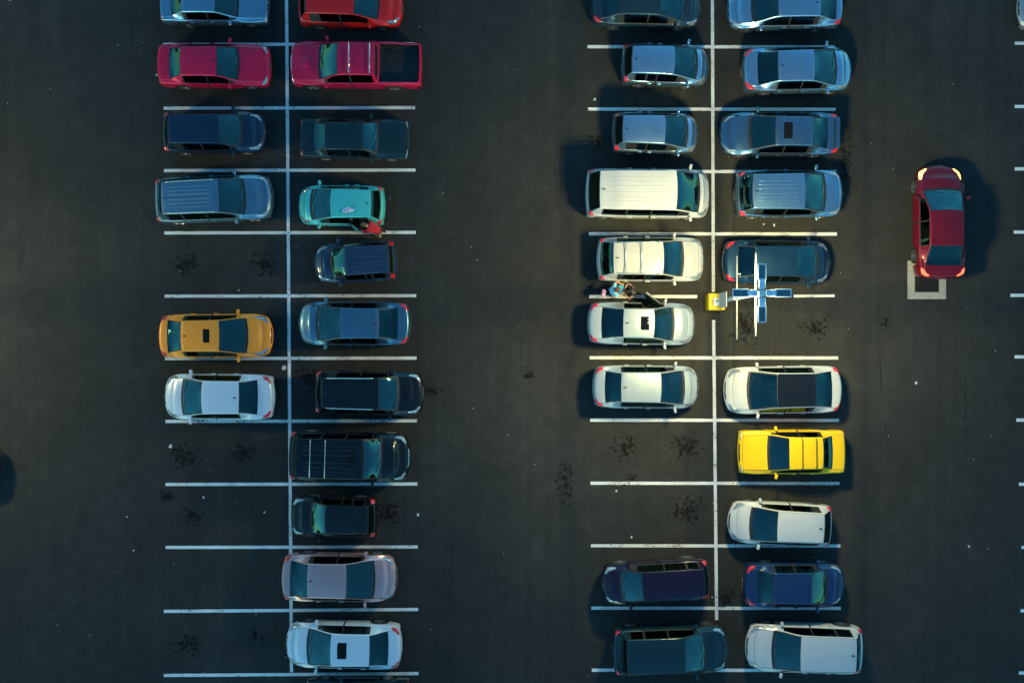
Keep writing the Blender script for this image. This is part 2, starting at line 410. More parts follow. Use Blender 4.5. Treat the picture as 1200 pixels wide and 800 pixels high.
        def cls(x, k, side):
            sd = 'l' if side > 0 else 'r'
            if s.style == 'pickup' and x < r0 - .065:
                if k >= 8 and x > B + .08: return ('cargo_bed', 'trim')
                if x < B + .075 and k >= 5: return ('tailgate', 'body')
                if x < B + tb and k < 3: return ('rear_bumper', 'chrome')
                return ('body', 'body')
            if x > F - hb: return ('front_bumper', 'body')
            if x > F - hb - .012: return ('front_bumper', 'gap') if k >= 4 else ('body', 'body')
            if x < B + tb and (k < 4 or not s.boxy):
                return ('rear_bumper', 'body')
            if k < 7:
                if d2 <= x <= d0 + .010:
                    fr = x > bp; dn = ('door', sd, 'f' if fr else 'r')
                    if (d0 <= x) or (x < d2 + 0 ) or (abs(x - bp) < .006): return (dn, 'gap')
                    if k == 6:
                        if x > g0 or x < g2: return (dn, 'body' if x < g2 else 'trim')
                        if abs(x - bp) < .036: return (dn, 'trim')
                        if not fr and quarter and x < d2 + .05: return (dn, 'trim')
                        return ((dn, 'window'), 'side')
                    if k == 5 and g2 - .0 < x < g0 + .1: return (dn, 'trim')
                    if k == 0 and o.get('cladding'): return (dn, 'trim')
                    return (dn, 'body')
                if k == 6 and quarter and g2 < x < d2 - .05: return (('quarter_window', sd), 'rear')
                if k in (5, 6) and g2 - .05 < x < g0: return ('body', 'trim')
                if k == 0 and o.get('cladding'): return ('body', 'trim')
                return ('body', 'body')
            if k == 7: return ('body', 'body')
            if w0 < x:
                if x < w0 + .07: return ('cowl', 'trim')
                if k == 8: return ('hood', 'gap')
                return ('hood', 'body')
            if w1 < x:
                if k <= 9 or x > w0 - .03 or x < w1 + .02: return ('windshield_frame', 'trim')
                return ('windshield', 'wind')
            if r1 < x:
                if k == 8: return ('roof', 'trim' if o.get('ditch') else 'roof')
                return ('roof', 'roof')
            if r0 < x:
                if k <= (8 if s.boxy else 9) or x > r1 - .02: return ('rear_window_frame', 'trim')
                if s.boxy and x < r0 + .03: return ('rear_window_frame', 'trim')
                return ('rear_window', 'rear')
            nm = 'tailgate' if s.boxy else 'trunk_lid'
            if x > r0 - .012 or k == 8: return (nm, 'gap')
            return (nm, 'body')
        for i in range(n - 1):
            xm = (xs[i] + xs[i+1]) / 2
            for j in range(mcol - 1):
                side = 1 if j < 13 else -1; k = j if j < 13 else 25 - j
                key, mt = cls(xm, k, side)
                parts.setdefault(key, []).append(((i*mcol + j, i*mcol + j+1, (i+1)*mcol + j+1, (i+1)*mcol + j), mt))
        parts['front_bumper'].append((tuple((n-1)*mcol + j for j in range(mcol)), 'trim'))
        parts['tailgate' if s.style == 'pickup' else 'rear_bumper'].append((tuple(reversed([j for j in range(mcol)])), 'body'))
        MM = dict(body=body_m, gap=M_GAP, trim=M_TRIM, side=o.get('side_glass', G_SIDE), wind=o.get('wind_glass', G_WIND), rear=o.get('rear_glass', G_REAR), roof=roof_m, chrome=M_CHROME)
        Vf = G.reshape(-1, 3); Nf = Nn.reshape(-1, 3)
        def emit(nm, fl, parent, origin=(0, 0, 0)):
            used = sorted({v for f, _ in fl for v in f}); mp = {v: q for q, v in enumerate(used)}
            mats = []; fm = []
            for _, mt in fl:
                if mt not in mats: mats.append(mt)
                fm.append(mats.index(mt))
            return mesh_obj(nm, Vf[used] - np.array(origin), [tuple(mp[v] for v in f) for f, _ in fl], [MM[q] for q in mats], parent, fm, True, Nf[used])
        s.parts = {}; doors = {}
        for key, fl in parts.items():
            if isinstance(key, tuple) and key[0] == 'door':
                hinge = s.P(d0, 3, 1 if key[1] == 'l' else -1) if key[2] == 'f' else s.P(bp, 3, 1 if key[1] == 'l' else -1)
                ob = emit('door', fl, root, hinge); ob.location = hinge; doors[key] = ob
        for key, fl in parts.items():
            if isinstance(key, tuple) and key[0] == 'door': continue
            if isinstance(key, tuple) and isinstance(key[0], tuple):
                d = doors[key[0]]; emit('window', fl, d, d.location)
            elif isinstance(key, tuple): emit(key[0], fl, root)
            else: s.parts[key] = emit(key, fl, root)
        # door handles
        for key, d in doors.items():
            side = 1 if key[1] == 'l' else -1; xq = (bp + .16) if key[2] == 'f' else (max(d2, g2 - .1) + .16)
            p = s.P(xq, 3.6, side); bm = bmesh.new(); bbox(bm, Vector((0, side * .02, 0)), (.19, .035, .035), .012)
            bm_obj('handle', bm, o.get('handle_mat', body_m), d, True, p - Vector(d.location))
        if o.get('open'):
            key, ang = o['open']; d = doors[key]; side = 1 if key[1] == 'l' else -1
            d.rotation_euler = (0, 0, side * -R(ang) * -1 if False else -side * R(ang))
            md = d.modifiers.new('thick', 'SOLIDIFY'); md.thickness = .07; md.offset = -1
            d['label'] = 'open door'
        # underbody and cabin
        bm = bmesh.new(); bbox(bm, Vector((0, 0, s.zb0 + .10)), (s.L - .75, 2 * s.W - .62, .22), .02)
        xc0, xc1 = max(r1, d2 - .4) if s.style != 'pickup' else r0 + .08, w0 + .1
        for xw in (s.xf, s.xr): bbox(bm, Vector((xw, 0, s.wr + .02)), (.12, 2 * s.W - .5, .1))
        bm_obj('underbody', bm, M_UNDER, root)
        bm = bmesh.new(); x_a, x_b = (B + .30 if s.boxy else max(r0 - .1, B + .45) if s.style != 'pickup' else r0 + .06), w0 + .15
        zt = s.belt - .12
        bbox(bm, Vector(((x_a + x_b) / 2, 0, .34)), (x_b - x_a, 2 * s.W - .30, .04))
        bbox(bm, Vector((x_b, 0, (.34 + zt) / 2)), (.04, 2 * s.W - .30, zt - .34)); bbox(bm, Vector((x_a, 0, (.34 + zt) / 2)), (.04, 2 * s.W - .40, zt - .34))
        if not s.boxy and s.style != 'pickup':
            xa2 = r0 - .12; xb2 = max(min(r1 + .05, xa2 + 1.2), xa2 + .3); bbox(bm, Vector(((xa2 + xb2) / 2, 0, s.belt - .05)), (xb2 - xa2, 2 * s.W - .36, .04), .01)
        elif s.boxy:
            bbox(bm, Vector((B + .55, 0, s.belt - .10)), (.55, 2 * s.W - .36, .03), .01)
        bm_obj('cabin_floor', bm, M_FLOOR, root)
        bm = bmesh.new(); bbox(bm, Vector((w0 - .28, 0, s.cowl - .16)), (.62, 2 * s.W - .34, .2), .05); bm_obj('dashboard', bm, o.get('dash_mat', M_DASH), root)
        sv = o.get('beige', 0); xs_f = bp + .30; zf = .36 if s.style not in ('suv', 'van', 'pickup') else .50
        for sy in (-1, 1):
            q = link(bpy.data.objects.new('seat', SEAT[sv]), root); q.location = (xs_f, sy * .36, zf)
        q = link(bpy.data.objects.new('rear_bench', BENCH[sv]), root); q.location = (max(xs_f - .86, r0 + .36), 0, zf)
        if s.style == 'van':
            q = link(bpy.data.objects.new('rear_bench', BENCH[sv]), root); q.location = (xs_f - 1.7, 0, zf)
        q = link(bpy.data.objects.new('steering_wheel', STEER), root); q.location = (w0 - .66, .36, s.cowl - .06); q.rotation_euler = (0, R(62), 0)
        # wheels
        rim = RIMS[o.get('rim', 0)]
        for xw in (s.xf, s.xr):
            for side in (1, -1):
                w = empty('wheel', (xw, side * (s.W - .035 - .105), s.wr), 0); w.parent = root
                if side < 0: w.rotation_euler = (0, 0, math.pi)
                w.scale = (s.wr, .21, s.wr)
                link(bpy.data.objects.new('tyre', TYRE), w); link(bpy.data.objects.new('rim', rim), w)
        # lamps
        hl = M_LENSON if o.get('lit') else M_LENS; tl = M_TAILON if o.get('lit') else M_TAIL
        for side in (1, -1):
            if s.style in ('classic', 'pickup'):
                s.patch('headlight', [(F - .03, 2.2), (F - .03, 10.9), (F - .085, 10.9), (F - .085, 2.2)], hl, root, side, 8, 4)
                if s.style == 'classic': s.patch('tail_light', [(B + .02, 2.2), (B + .02, 10.9), (B + .06, 10.9), (B + .06, 2.2)], tl, root, side, 8, 4)
                else: s.patch('tail_light', [(B + .02, 3.0), (B + .02, 4.9), (B + .12, 4.9), (B + .12, 3.0)], tl, root, side, 4, 4)
            elif s.style == 'soft':
                s.patch('headlight', [(F - .05, 4), (F - .05, 10.8), (F - .16, 10.8), (F - .30, 4)], hl, root, side, 8, 5)
                s.patch('tail_light', [(B + .03, 3), (B + .03, 10.7), (B + .08, 10.7), (B + .26, 3)], tl, root, side, 8, 5)
            else:
                big = o.get('hl', 1.0)
                s.patch('headlight', [(F - .10, 4.0), (F - .06, 10.75), (F - .19, 10.5), (F - .19 - .42 * big, 6.6)], hl, root, side, 8, 6)
                if s.boxy:
                    k = o.get('tl', 1.0)
                    s.patch('tail_light', [(B + .045, 3.2), (B + .045, 9.5), (B + .12, 9.3), (B + .12 + .22 * k, 3.4)], tl, root, side, 6, 6, .018)
                else:
                    k = o.get('tl', 1.0)
                    s.patch('tail_light', [(B + .04, 3.6), (B + .03, 10.6), (B + .11, 10.5), (B + .13 + .32 * k, 4.6)], tl, root, side, 8, 6)
        # grille, plates
        if o.get('grille', True):
            s.patch('grille', [(F - .02, 11.2), (F - .02, 26 - 11.2), (F - .075, 26 - 11.2), (F - .075, 11.2)], o.get('grille_mat', M_TRIM), root, 1, 9, 4, .012, True)
        bm = bmesh.new(); bbox(bm, Vector((0, 0, 0)), (.012, .40, .12), .003); bm_obj('number_plate', bm, M_PLATE, root, False, (B + .035, 0, .47), (0, R(-12), 0))
        # mirrors
        for side in (1, -1):
            p = s.P(g0 + .08, 5.5, side); bm = bmesh.new()
            bbox(bm, Vector((-.01, side * .145, .075)), (.12, .20, .13), .045, Euler((0, 0, side * R(-14))), 3)
            bbox(bm, Vector((.0, side * .02, .02)), (.06, .14, .035), .012)
            bm_obj('mirror', bm, o.get('mirror_mat', body_m), root, True, p)
        # wipers
        for y0 in (-.05, .50):
            v0 = 13.0; pts = []
            for t in np.linspace(0, 1, 6):
                y = y0 - .52 * t; x = w0 - .045 - .10 * t
                sd = 1 if y >= 0 else -1; pts.append(s.P(x, max(9.2, s.v_of_y(x, abs(y))), sd) + Vector((0, 0, .018)))
            bm = bmesh.new(); tube(bm, pts, .009, 5); bm_obj('wiper', bm, M_WIPER, root)
        if s.boxy and s.style != 'van':
            bm = bmesh.new(); pts = [s.P(r0 + .03 + (r1 - r0) * .1 * t, 13 - 1.9 * t, -1) + Vector((-.012, 0, .01)) for t in np.linspace(0, 1, 4)]; tube(bm, pts, .008, 5); bm_obj('rear_wiper', bm, M_WIPER, root)
        # roof furniture
        if o.get('rails'):
            for side in (1, -1):
                xq = np.linspace(w1 - .18, r1 + .12, 12); pts = []
                for q, x in enumerate(xq): pts.append(s.P(float(x), 8.6, side) + Vector((0, 0, .005 if q in (0, 11) else .05)))
                bm = bmesh.new(); tube(bm, pts, .02, 8); bm_obj('roof_rail', bm, o.get('rail_mat', M_RAIL), root, True)
        for xq in o.get('bars', []):
            bm = bmesh.new(); a = s.P(xq, 8.3, 1); z = s.P(xq, 13, 1).z + .075
            tube(bm, [(a.x, a.y, a.z + .01), (a.x, a.y - .02, z), (a.x, -a.y + .02, z), (a.x, -a.y, a.z + .01)], o.get('bar_r', .02), 8)
            bm_obj('roof_bar', bm, o.get('bar_mat', M_RAIL), root, True)
        if o.get('sunroof'):
            xa, xb, yy = o['sunroof']; va = s.v_of_y((xa + xb) / 2, yy)
            s.patch('sunroof', [(xa, va), (xa, 26 - va), (xb, 26 - va), (xb, va)], G_ROOF_O, root, 1, 9, 7, .006, True)
        for yy in o.get('ribs', []):
            for side in (1, -1):
                va = s.v_of_y((w1 + r1) / 2, yy + .012); vb = s.v_of_y((w1 + r1) / 2, yy - .012)
                s.patch('roof_rib', [(w1 - .25, va), (r1 + .2, va), (r1 + .2, vb), (w1 - .25, vb)], roof_m, root, side, 14, 4, .014)
        if o.get('antenna', True):
            xq = r1 + .16 if not o.get('front_ant') else w1 - .12; p = s.P(xq, 13, 1); bm = bmesh.new()
            bbox(bm, Vector((0, 0, .012)), (.10, .045, .03), .01); tube(bm, [(0, 0, .02), (-.12, 0, .12)], [.008, .004], 6); bm_obj('antenna', bm, M_TRIM, root, False, p)
        if o.get('spoiler'):
            bm = bmesh.new(); p = s.P(B + .2, 13, 1); bbox(bm, Vector((0, 0, .09)), (.16, 2 * s.W - .5, .025), .01)
            for sy in (-1, 1): bbox(bm, Vector((0, sy * (s.W - .45), .03)), (.10, .03, .12), .008)
            bm_obj('spoiler', bm, body_m, root, False, p)
        if o.get('scoop'):
            s.patch('hood_scoop', [(w0 + .35, 12), (w0 + .35, 14), (w0 + .80, 14), (w0 + .80, 12)], body_m, root, 1, 6, 6, .04, True)
        if o.get('emblem', True):
            bm = bmesh.new(); bmesh.ops.create_uvsphere(bm, u_segments=10, v_segments=6, radius=.05); bmesh.ops.scale(bm, vec=(.3, 1, .7), verts=bm.verts)
            bm_obj('badge', bm, M_CHROME, root, True, s.P(F - .05, 13, 1) + Vector((.005, 0, 0)))
        return root
G_ROOF_O = simple('sunroof glass', (.006, .007, .009), .012, 0, spec=.2)
M_BLACKROOF = simple('gloss black roof', (.006, .007, .009), .07, 0, spec=.7)

def place_car(style, box, d, feats, label, paint_m, ang=0.0, cat=None, group='cars parked in the marked bays', **o):
    """box: the car's extent in the survey photo, d: which way its nose points, feats: glass edges along its axis."""
    H = o.get('H', STYLE[style]['H'])
    def edges(a, b, c):
        if a < c < b: return (a, .8), (b, .8)
        return ((a, .35), (b, .8)) if a >= c else ((a, .8), (b, .35))
    (xa, ha), (xb, hb) = edges(box[0], box[1], 600); (ya, hc), (yb, hd) = edges(box[2], box[3], 400)
    xl, xr, yt, yb = gx(xa, ha), gx(xb, hb), gy(ya, hc), gy(yb, hd)
    cx, cy = (xl + xr) / 2, (yt + yb) / 2
    cw = STYLE[style]['cowl']
    if d in 'RL':
        L, Wd = xr - xl, yt - yb; sg = 1 if d == 'R' else -1
        f = [sg * (gx(p, h) - cx) for p, h in zip(feats, (cw, H - .07, H - .09, cw + .08))]; rz = 0 if d == 'R' else math.pi
        conv = lambda p: sg * (gx(p, H) - cx)
    else:
        L, Wd = yt - yb, xr - xl
        f = [gy(p, h) - cy for p, h in zip(feats, (cw, H - .07, H - .09, cw + .08))]; rz = math.pi / 2
        conv = lambda p: gy(p, H) - cy
    a = R(ang); L = (L - abs(math.sin(a)) * Wd * .8); Wd = Wd - abs(math.sin(a)) * L * .9
    Wd = min(max(Wd, 1.62), 1.92 if style not in ('van', 'pickup', 'suv') else 2.0)
    if 'bars' in o: o['bars'] = [conv(p) for p in o['bars']]
    if 'sunroof' in o: q = o['sunroof']; o['sunroof'] = (conv(q[0]), conv(q[1]), q[2])
    c = Car(style, L, Wd, *f, **o)
    return c, c.build(o.get('name', KIND_NAME[style]), (cx, cy, 0), rz + a, paint_m, label, cat or KIND_NAME[style].replace('_', ' '), group)

SIL = paint('silver', (.27, .46, .60), .9, .25)
SILB = paint('blue silver', (.19, .37, .50), .9, .25)
GREYB = paint('grey blue', (.09, .20, .30), .88, .25)
WHITE = paint('white', (.47, .48, .48), 0, .3)
PEARL = paint('pearl white', (.58, .64, .70), .15, .3)
CRIM = paint('crimson', (.64, .005, .056), .25, .38, .02, .5)
RED = paint('red', (.62, .010, .008), .1, .3, .02, .5)
NAVY = paint('navy', (.008, .028, .060), .35, .3)
BLACK = paint('black', (.003, .007, .013), .2, .28)
DTEAL = paint('dark teal', (.008, .028, .036), .3, .3)
TEAL = paint('teal', (.07, .52, .48), .3, .35, .02)
DBLUE = paint('deep blue', (.010, .035, .105), .35, .3)
ORANGE = paint('orange', (1.0, .30, .025), .05, .33, .02, .4)
YELLOW = paint('yellow', (.80, .48, .003), 0, .35, .01, .35)
MAUVE = paint('mauve', (.62, .35, .33), .75, .3)
PLUM = paint('plum', (.012, .008, .028), .35, .3)
WARMW = paint('warm white', (.42, .42, .40), .05, .3)
STEELB = paint('steel blue', (.07, .14, .20), .6, .33)

SILW = paint('pale silver', (.36, .42, .45), .35, .40)
CARS = [
 # left block, left column
 ('classic', (187, 318, -21, 31), 'R', (278, 252, 212, 200), 'old boxy silver blue sedan at the top edge, left of the bright red hatchback', SILB, 0, dict(antenna=False, rim=1)),
 ('soft', (184, 320, 51, 104), 'R', (279, 254, 211, 198), 'crimson sedan tail to the left, nose facing the crimson pickup truck', CRIM, 0, dict(front_ant=True)),
 ('hatch', (190, 314, 130, 182), 'R', (283, 256, 197, 192), 'dark navy hatchback with red tail lamps, just below the crimson sedan', NAVY, .5, dict(rim=1)),
 ('suv', (181, 324, 204, 264), 'R', (286, 256.5, 189, 183), 'large steel blue wagon with pale roof rails left of the teal hatchback', paint('wagon blue', (.13, .25, .34), .8, .28), 2.5, dict(rails=True, ribs=[.1, .25, .4], H=1.68)),
 ('sedan', (186, 322, 367, 420), 'R', (289, 257, 212, 196), 'orange sedan with a small dark sunroof', ORANGE, .5, dict(sunroof=(237, 246, .30), hl=1.2, grille_mat=M_TRIM)),
 ('sedan', (190, 325, 437, 492), 'L', (214, 236, 280, 302), 'pale silver sedan nose to the left, directly below the orange sedan', PEARL, -.3, dict(beige=1)),
 # left block, right column
 ('hatch', (349, 474, -15, 32), 'R', (443, 415, 358, 351), 'bright red hatchback at the top edge above the crimson pickup truck', RED, -1, dict(ditch=True)),
 ('pickup', (340, 496, 49, 106), 'L', (375, 395, 440, 442), 'crimson pickup truck with an empty black cargo bed and chrome roof bars', CRIM, -.8, dict(bars=[408.5, 433], bar_mat=M_CHROME, bar_r=.03, scoop=True, antenna=False, grille_mat=M_CHROME)),
 ('classic', (351, 482, 139, 188), 'R', (443, 425, 381, 367), 'dark teal old sedan directly below the crimson pickup truck', DTEAL, -.5, dict(bf=.13, antenna=False, beige=1)),
 ('hatch', (348, 453, 218, 265), 'L', (365, 387, 435, 446), 'small teal hatchback with its rear door open beside a person in red', TEAL, -.5, dict(open=(('door', 'l', 'r'), 40), beige=1, ribs=[.42])),
 ('hatch', (366, 468, 285, 330), 'L', (388, 405, 456, 461), 'small dark blue minivan with ribbed roof parked below the teal hatchback', paint('minivan blue', (.018, .045, .09), .4, .32), 3.0, dict(H=1.62, ribs=[.1, .25, .4], beige=1, cowl=1.02)),
 ('sedan', (348, 483, 353, 405), 'L', (372, 398, 444, 466), 'steel blue sedan facing left, on the right of the orange sedan', paint('sedan steel', (.075, .19, .28), .8, .28), -.3, dict()),
 ('suv', (368, 499, 433, 487), 'R', (467, 444, 377, 370), 'black wagon with two silver roof rails, directly above the large black van', BLACK, -1, dict(rails=True, H=1.62, rail_mat=M_CHROME, rim=3)),
 ('van', (338, 483, 501, 567), 'R', (447, 426, 346, 341), 'large black van with two silver roof bars and a chrome front', BLACK, -1.5, dict(bars=[363, 381], ribs=[.15, .35, .5], H=1.85, sunroof=(405, 416, .35), grille_mat=M_CHROME, rim=2)),
 ('hatch', (339, 445, 579, 630), 'L', (365, 381, 431, 441), 'small black hatchback facing left, directly below the large black van', paint('worn black', (.004, .010, .013), .2, .34), -.5, dict(H=1.48, beige=1, cf=.88, bf=.14)),
 ('sedan', (329, 467, 645, 706), 'R', (438, 406, 360, 340), 'mauve bronze sedan facing right, above the icy white sedan with a sunroof', MAUVE, -1, dict(rim=2)),
 ('sedan', (333, 473, 725, 784), 'L', (361, 387, 433, 455), 'icy white sedan with a dark sunroof, lowest whole car of the left block', PEARL, -1, dict(sunroof=(394, 407, .36), antenna=False)),
 ('classic', (356, 482, 793, 846), 'L', (392, 410, 452, 466), 'dark car cut off by the bottom edge below the icy white sedan', DTEAL, 0, dict(antenna=False)),
 # right block, left column
 ('sedan', (691, 823, -17, 36), 'R', (802, 774, 726, 706), 'dark navy sedan at the top edge above two silver blue hatchbacks', paint('top navy', (.02, .045, .065), .45, .3), -1, dict()),
 ('hatch', (726, 832, 51, 104), 'R', (816, 791, 741, 731), 'silver blue hatchback, upper of a look-alike pair, parked below the dark navy sedan', SIL, -1.5, dict(rim=1)),
 ('hatch', (715, 820, 132, 182), 'R', (805, 780, 730, 720), 'silver blue hatchback, lower of a look-alike pair, parked just above the white van', SIL, -1.2, dict(rim=1)),
 ('van', (685, 833, 198, 258), 'R', (819, 794, 703, 690), 'long white passenger van with a plain white roof', WHITE, -.5, dict(ribs=[.12, .3, .46], front_ant=False)),
 ('suv', (698, 826, 278, 331), 'R', (800, 778, 719, 704), 'warm white wagon with a roof rack of rails and two cross bars', WARMW, 0, dict(rails=True, bars=[733, 752], ribs=[.15, .35], H=1.66)),
 ('sedan', (687, 816, 353, 405), 'R', (789, 767, 730.5, 705), 'silver sedan with its front door open beside two standing people', SILW, -1, dict(open=(('door', 'l', 'f'), 35), sunroof=(750, 762, .30), beige=1)),
 ('sedan', (693, 820, 427, 479), 'R', (801, 775, 728, 709), 'pale silver sedan below the sedan with the open door', SILW, -.5, dict()),
 ('suv', (702, 833, 650, 709), 'L', (728, 753, 826, 831), 'dark plum wagon facing left, above the dark teal wagon', PLUM, 4, dict(H=1.62)),
 ('suv', (715, 855, 728, 790), 'R', (826, 803, 735, 727), 'dark teal wagon facing right at the bottom edge, beside the last white hatchback', paint('teal wagon', (.008, .034, .045), .35, .3), 1.5, dict(H=1.66, bf=.3)),
 # right block, right column
 ('sedan', (850, 988, -13, 36), 'L', (882, 912, 962, 980), 'silver blue sedan facing left at the top edge of the right block', paint('ice silver', (.26, .44, .57), .9, .25), .5, dict()),
 ('sedan', (866, 1001, 54, 112), 'R', (979, 955, 912, 888), 'silver sedan facing right, second car from the top in the right column', paint('plain silver', (.25, .43, .57), .9, .25), 1.2, dict()),
 ('sedan', (841, 985, 131, 185), 'L', (878, 909, 953, 970), 'grey blue sedan with a dark sunroof and a rear spoiler', GREYB, -.5, dict(sunroof=(918, 930, .36), spoiler=True)),
 ('suv', (858, 989, 199, 257), 'R', (967, 944, 882, 867), 'compact silver blue wagon with wide rear glass, right of the white van', paint('compact silver', (.19, .37, .51), .9, .25), .5, dict(H=1.62, ribs=[.1, .25, .4], rbow=.16, cowl=1.06, belt=.98)),
 ('sedan', (844, 976, 281, 334), 'R', (957, 934, 885, 865), 'dark blue sedan under the lamp post heads', paint('dusk blue', (.008, .035, .075), .45, .3), -.5, dict()),
 ('sedan', (846, 987, 426, 487), 'L', (877, 911, 956, 975), 'white sedan with a black glass roof', WHITE, 1, dict(roof_mat=M_BLACKROOF, antenna=False, wbow=.16, br=.26)),
 ('classic', (862, 991, 502, 556), 'L', (901, 925, 965, 976), 'yellow boxy old sedan with two black roof bars', YELLOW, .5, dict(bars=[940, 957], bar_mat=M_TRIM, bar_r=.018, antenna=False)),
 ('hatch', (850, 976, 584, 641), 'L', (880, 911, 966, 974), 'white hatchback directly below the yellow sedan', WHITE, -2.5, dict(ditch=True, bf=.34)),
 ('sedan', (868, 992, 656, 712), 'R', (968, 951, 907, 888), 'deep blue sedan with red tail lamps, right of the dark plum wagon', DBLUE, -.5, dict(beige=1)),
 ('hatch', (871, 1012, 726, 790), 'L', (906, 938, 1004, 1009), 'white hatchback at the bottom edge with black roof channels, below the deep blue sedan', WHITE, -1.5, dict(ditch=True, H=1.56, bf=.34, wr=.33)),
 # far right
 ('sedan', (1188, 1320, -17, 37), 'L', (1218, 1246, 1290, 1308), 'silver car nose just entering the top right corner of the picture', paint('corner silver', (.36, .38, .40), .7, .33), 0, dict(antenna=False)),
 # beyond the left edge: only its shadow enters the picture
 ('sedan', (-140, -1, 520, 576), 'R', (-41, -69, -113, -131), 'dark sedan beyond the left edge whose shadow enters the picture', NAVY, 0, dict()),
]
built = {}
for st, box, d, ft, lab, pm, an, op in CARS:
    c, r_ = place_car(st, box, d, ft, lab, pm, an, **op); built[lab] = (c, r_)
place_car('sedan', (1069, 1131, 192, 328), 'U', (222, 246, 288, 311), 'crimson sedan driving up the right aisle with lit headlamps over a drain', paint('aisle crimson', (.13, .002, .014), .25, .34, .02, .5), 0, None, None, lit=True, antenna=False)

# ----------------------------------------------------------------- ground
def asphalt():
    m, nt, out = new_mat('asphalt'); L = nt.links.new
    p = nt.nodes.new('ShaderNodeBsdfPrincipled'); tc = nt.nodes.new('ShaderNodeTexCoord')
    big = nd(nt, 'ShaderNodeTexNoise', i_Scale=.11, i_Detail=7.0, i_Roughness=.62)
    mid = nd(nt, 'ShaderNodeTexNoise', i_Scale=1.4, i_Detail=8.0, i_Roughness=.7)
    fine = nd(nt, 'ShaderNodeTexNoise', i_Scale=28.0, i_Detail=4.0, i_Roughness=.75)
    mp = nd(nt, 'ShaderNodeMapping'); mp.inputs['Scale'].default_value = (3.2, .035, 1)
    streak = nd(nt, 'ShaderNodeTexNoise', i_Scale=1.0, i_Detail=5.0, i_Roughness=.6)
    for n_ in (big, mid, fine): L(tc.outputs['Object'], n_.inputs['Vector'])
    L(tc.outputs['Object'], mp.inputs['Vector']); L(mp.outputs[0], streak.inputs['Vector'])
    def madd(a, ka, b, kb):
        x = nd(nt, 'ShaderNodeMath', operation='MULTIPLY', i_1=ka); L(a, x.inputs[0])
        y = nd(nt, 'ShaderNodeMath', operation='MULTIPLY_ADD', i_1=kb); L(b, y.inputs[0]); L(x.outputs[0], y.inputs[2]); return y.outputs[0]
    f = madd(big.outputs['Fac'], .34, mid.outputs['Fac'], .24)
    g = madd(fine.outputs['Fac'], .26, streak.outputs['Fac'], .13)
    s_ = nd(nt, 'ShaderNodeMath', operation='ADD'); L(f, s_.inputs[0]); L(g, s_.inputs[1])
    r = ramp(nt, [(.36, (.0165, .0172, .0162)), (.50, (.0310, .0316, .0292)), (.64, (.055, .0550, .0495))]); L(s_.outputs[0], r.inputs['Fac'])
    # bright and dark grit
    vo = nd(nt, 'ShaderNodeTexVoronoi', i_Scale=9.0); L(tc.outputs['Object'], vo.inputs['Vector'])
    gr = nd(nt, 'ShaderNodeMath', operation='LESS_THAN', i_1=.085); L(vo.outputs['Distance'], gr.inputs[0])
    sep = nt.nodes.new('ShaderNodeSeparateColor'); L(vo.outputs['Color'], sep.inputs[0])
    th = nd(nt, 'ShaderNodeMath', operation='GREATER_THAN', i_1=.86); L(sep.outputs[0], th.inputs[0])
    mm = nd(nt, 'ShaderNodeMath', operation='MULTIPLY'); L(gr.outputs[0], mm.inputs[0]); L(th.outputs[0], mm.inputs[1])
    k = nd(nt, 'ShaderNodeMath', operation='MULTIPLY', i_1=.7); L(mm.outputs[0], k.inputs[0])
    cr = ramp(nt, [(.0, (.012, .012, .012)), (.75, (.015, .015, .015)), (.9, (.16, .155, .14))]); L(sep.outputs[1], cr.inputs['Fac'])
    mx = nd(nt, 'ShaderNodeMix', data_type='RGBA'); L(k.outputs[0], mx.inputs['Factor']); L(r.outputs['Color'], mx.inputs['A']); L(cr.outputs['Color'], mx.inputs['B'])
    L(mx.outputs['Result'], p.inputs['Base Color'])
    p.inputs['Roughness'].default_value = .82; p.inputs['Specular IOR Level'].default_value = .15
    bp = nd(nt, 'ShaderNodeBump', i_Strength=.5, i_Distance=.01); L(fine.outputs['Fac'], bp.inputs['Height']); L(bp.outputs[0], p.inputs['Normal'])
    L(p.outputs[0], out.inputs['Surface']); return m
M_ASPH = asphalt()
g = 1500
ground = mesh_obj('ground', [(-g, -g, 0), (g, -g, 0), (g, g, 0), (-g, g, 0)], [(0, 1, 2, 3)], M_ASPH, smooth=False); ground['kind'] = 'structure'

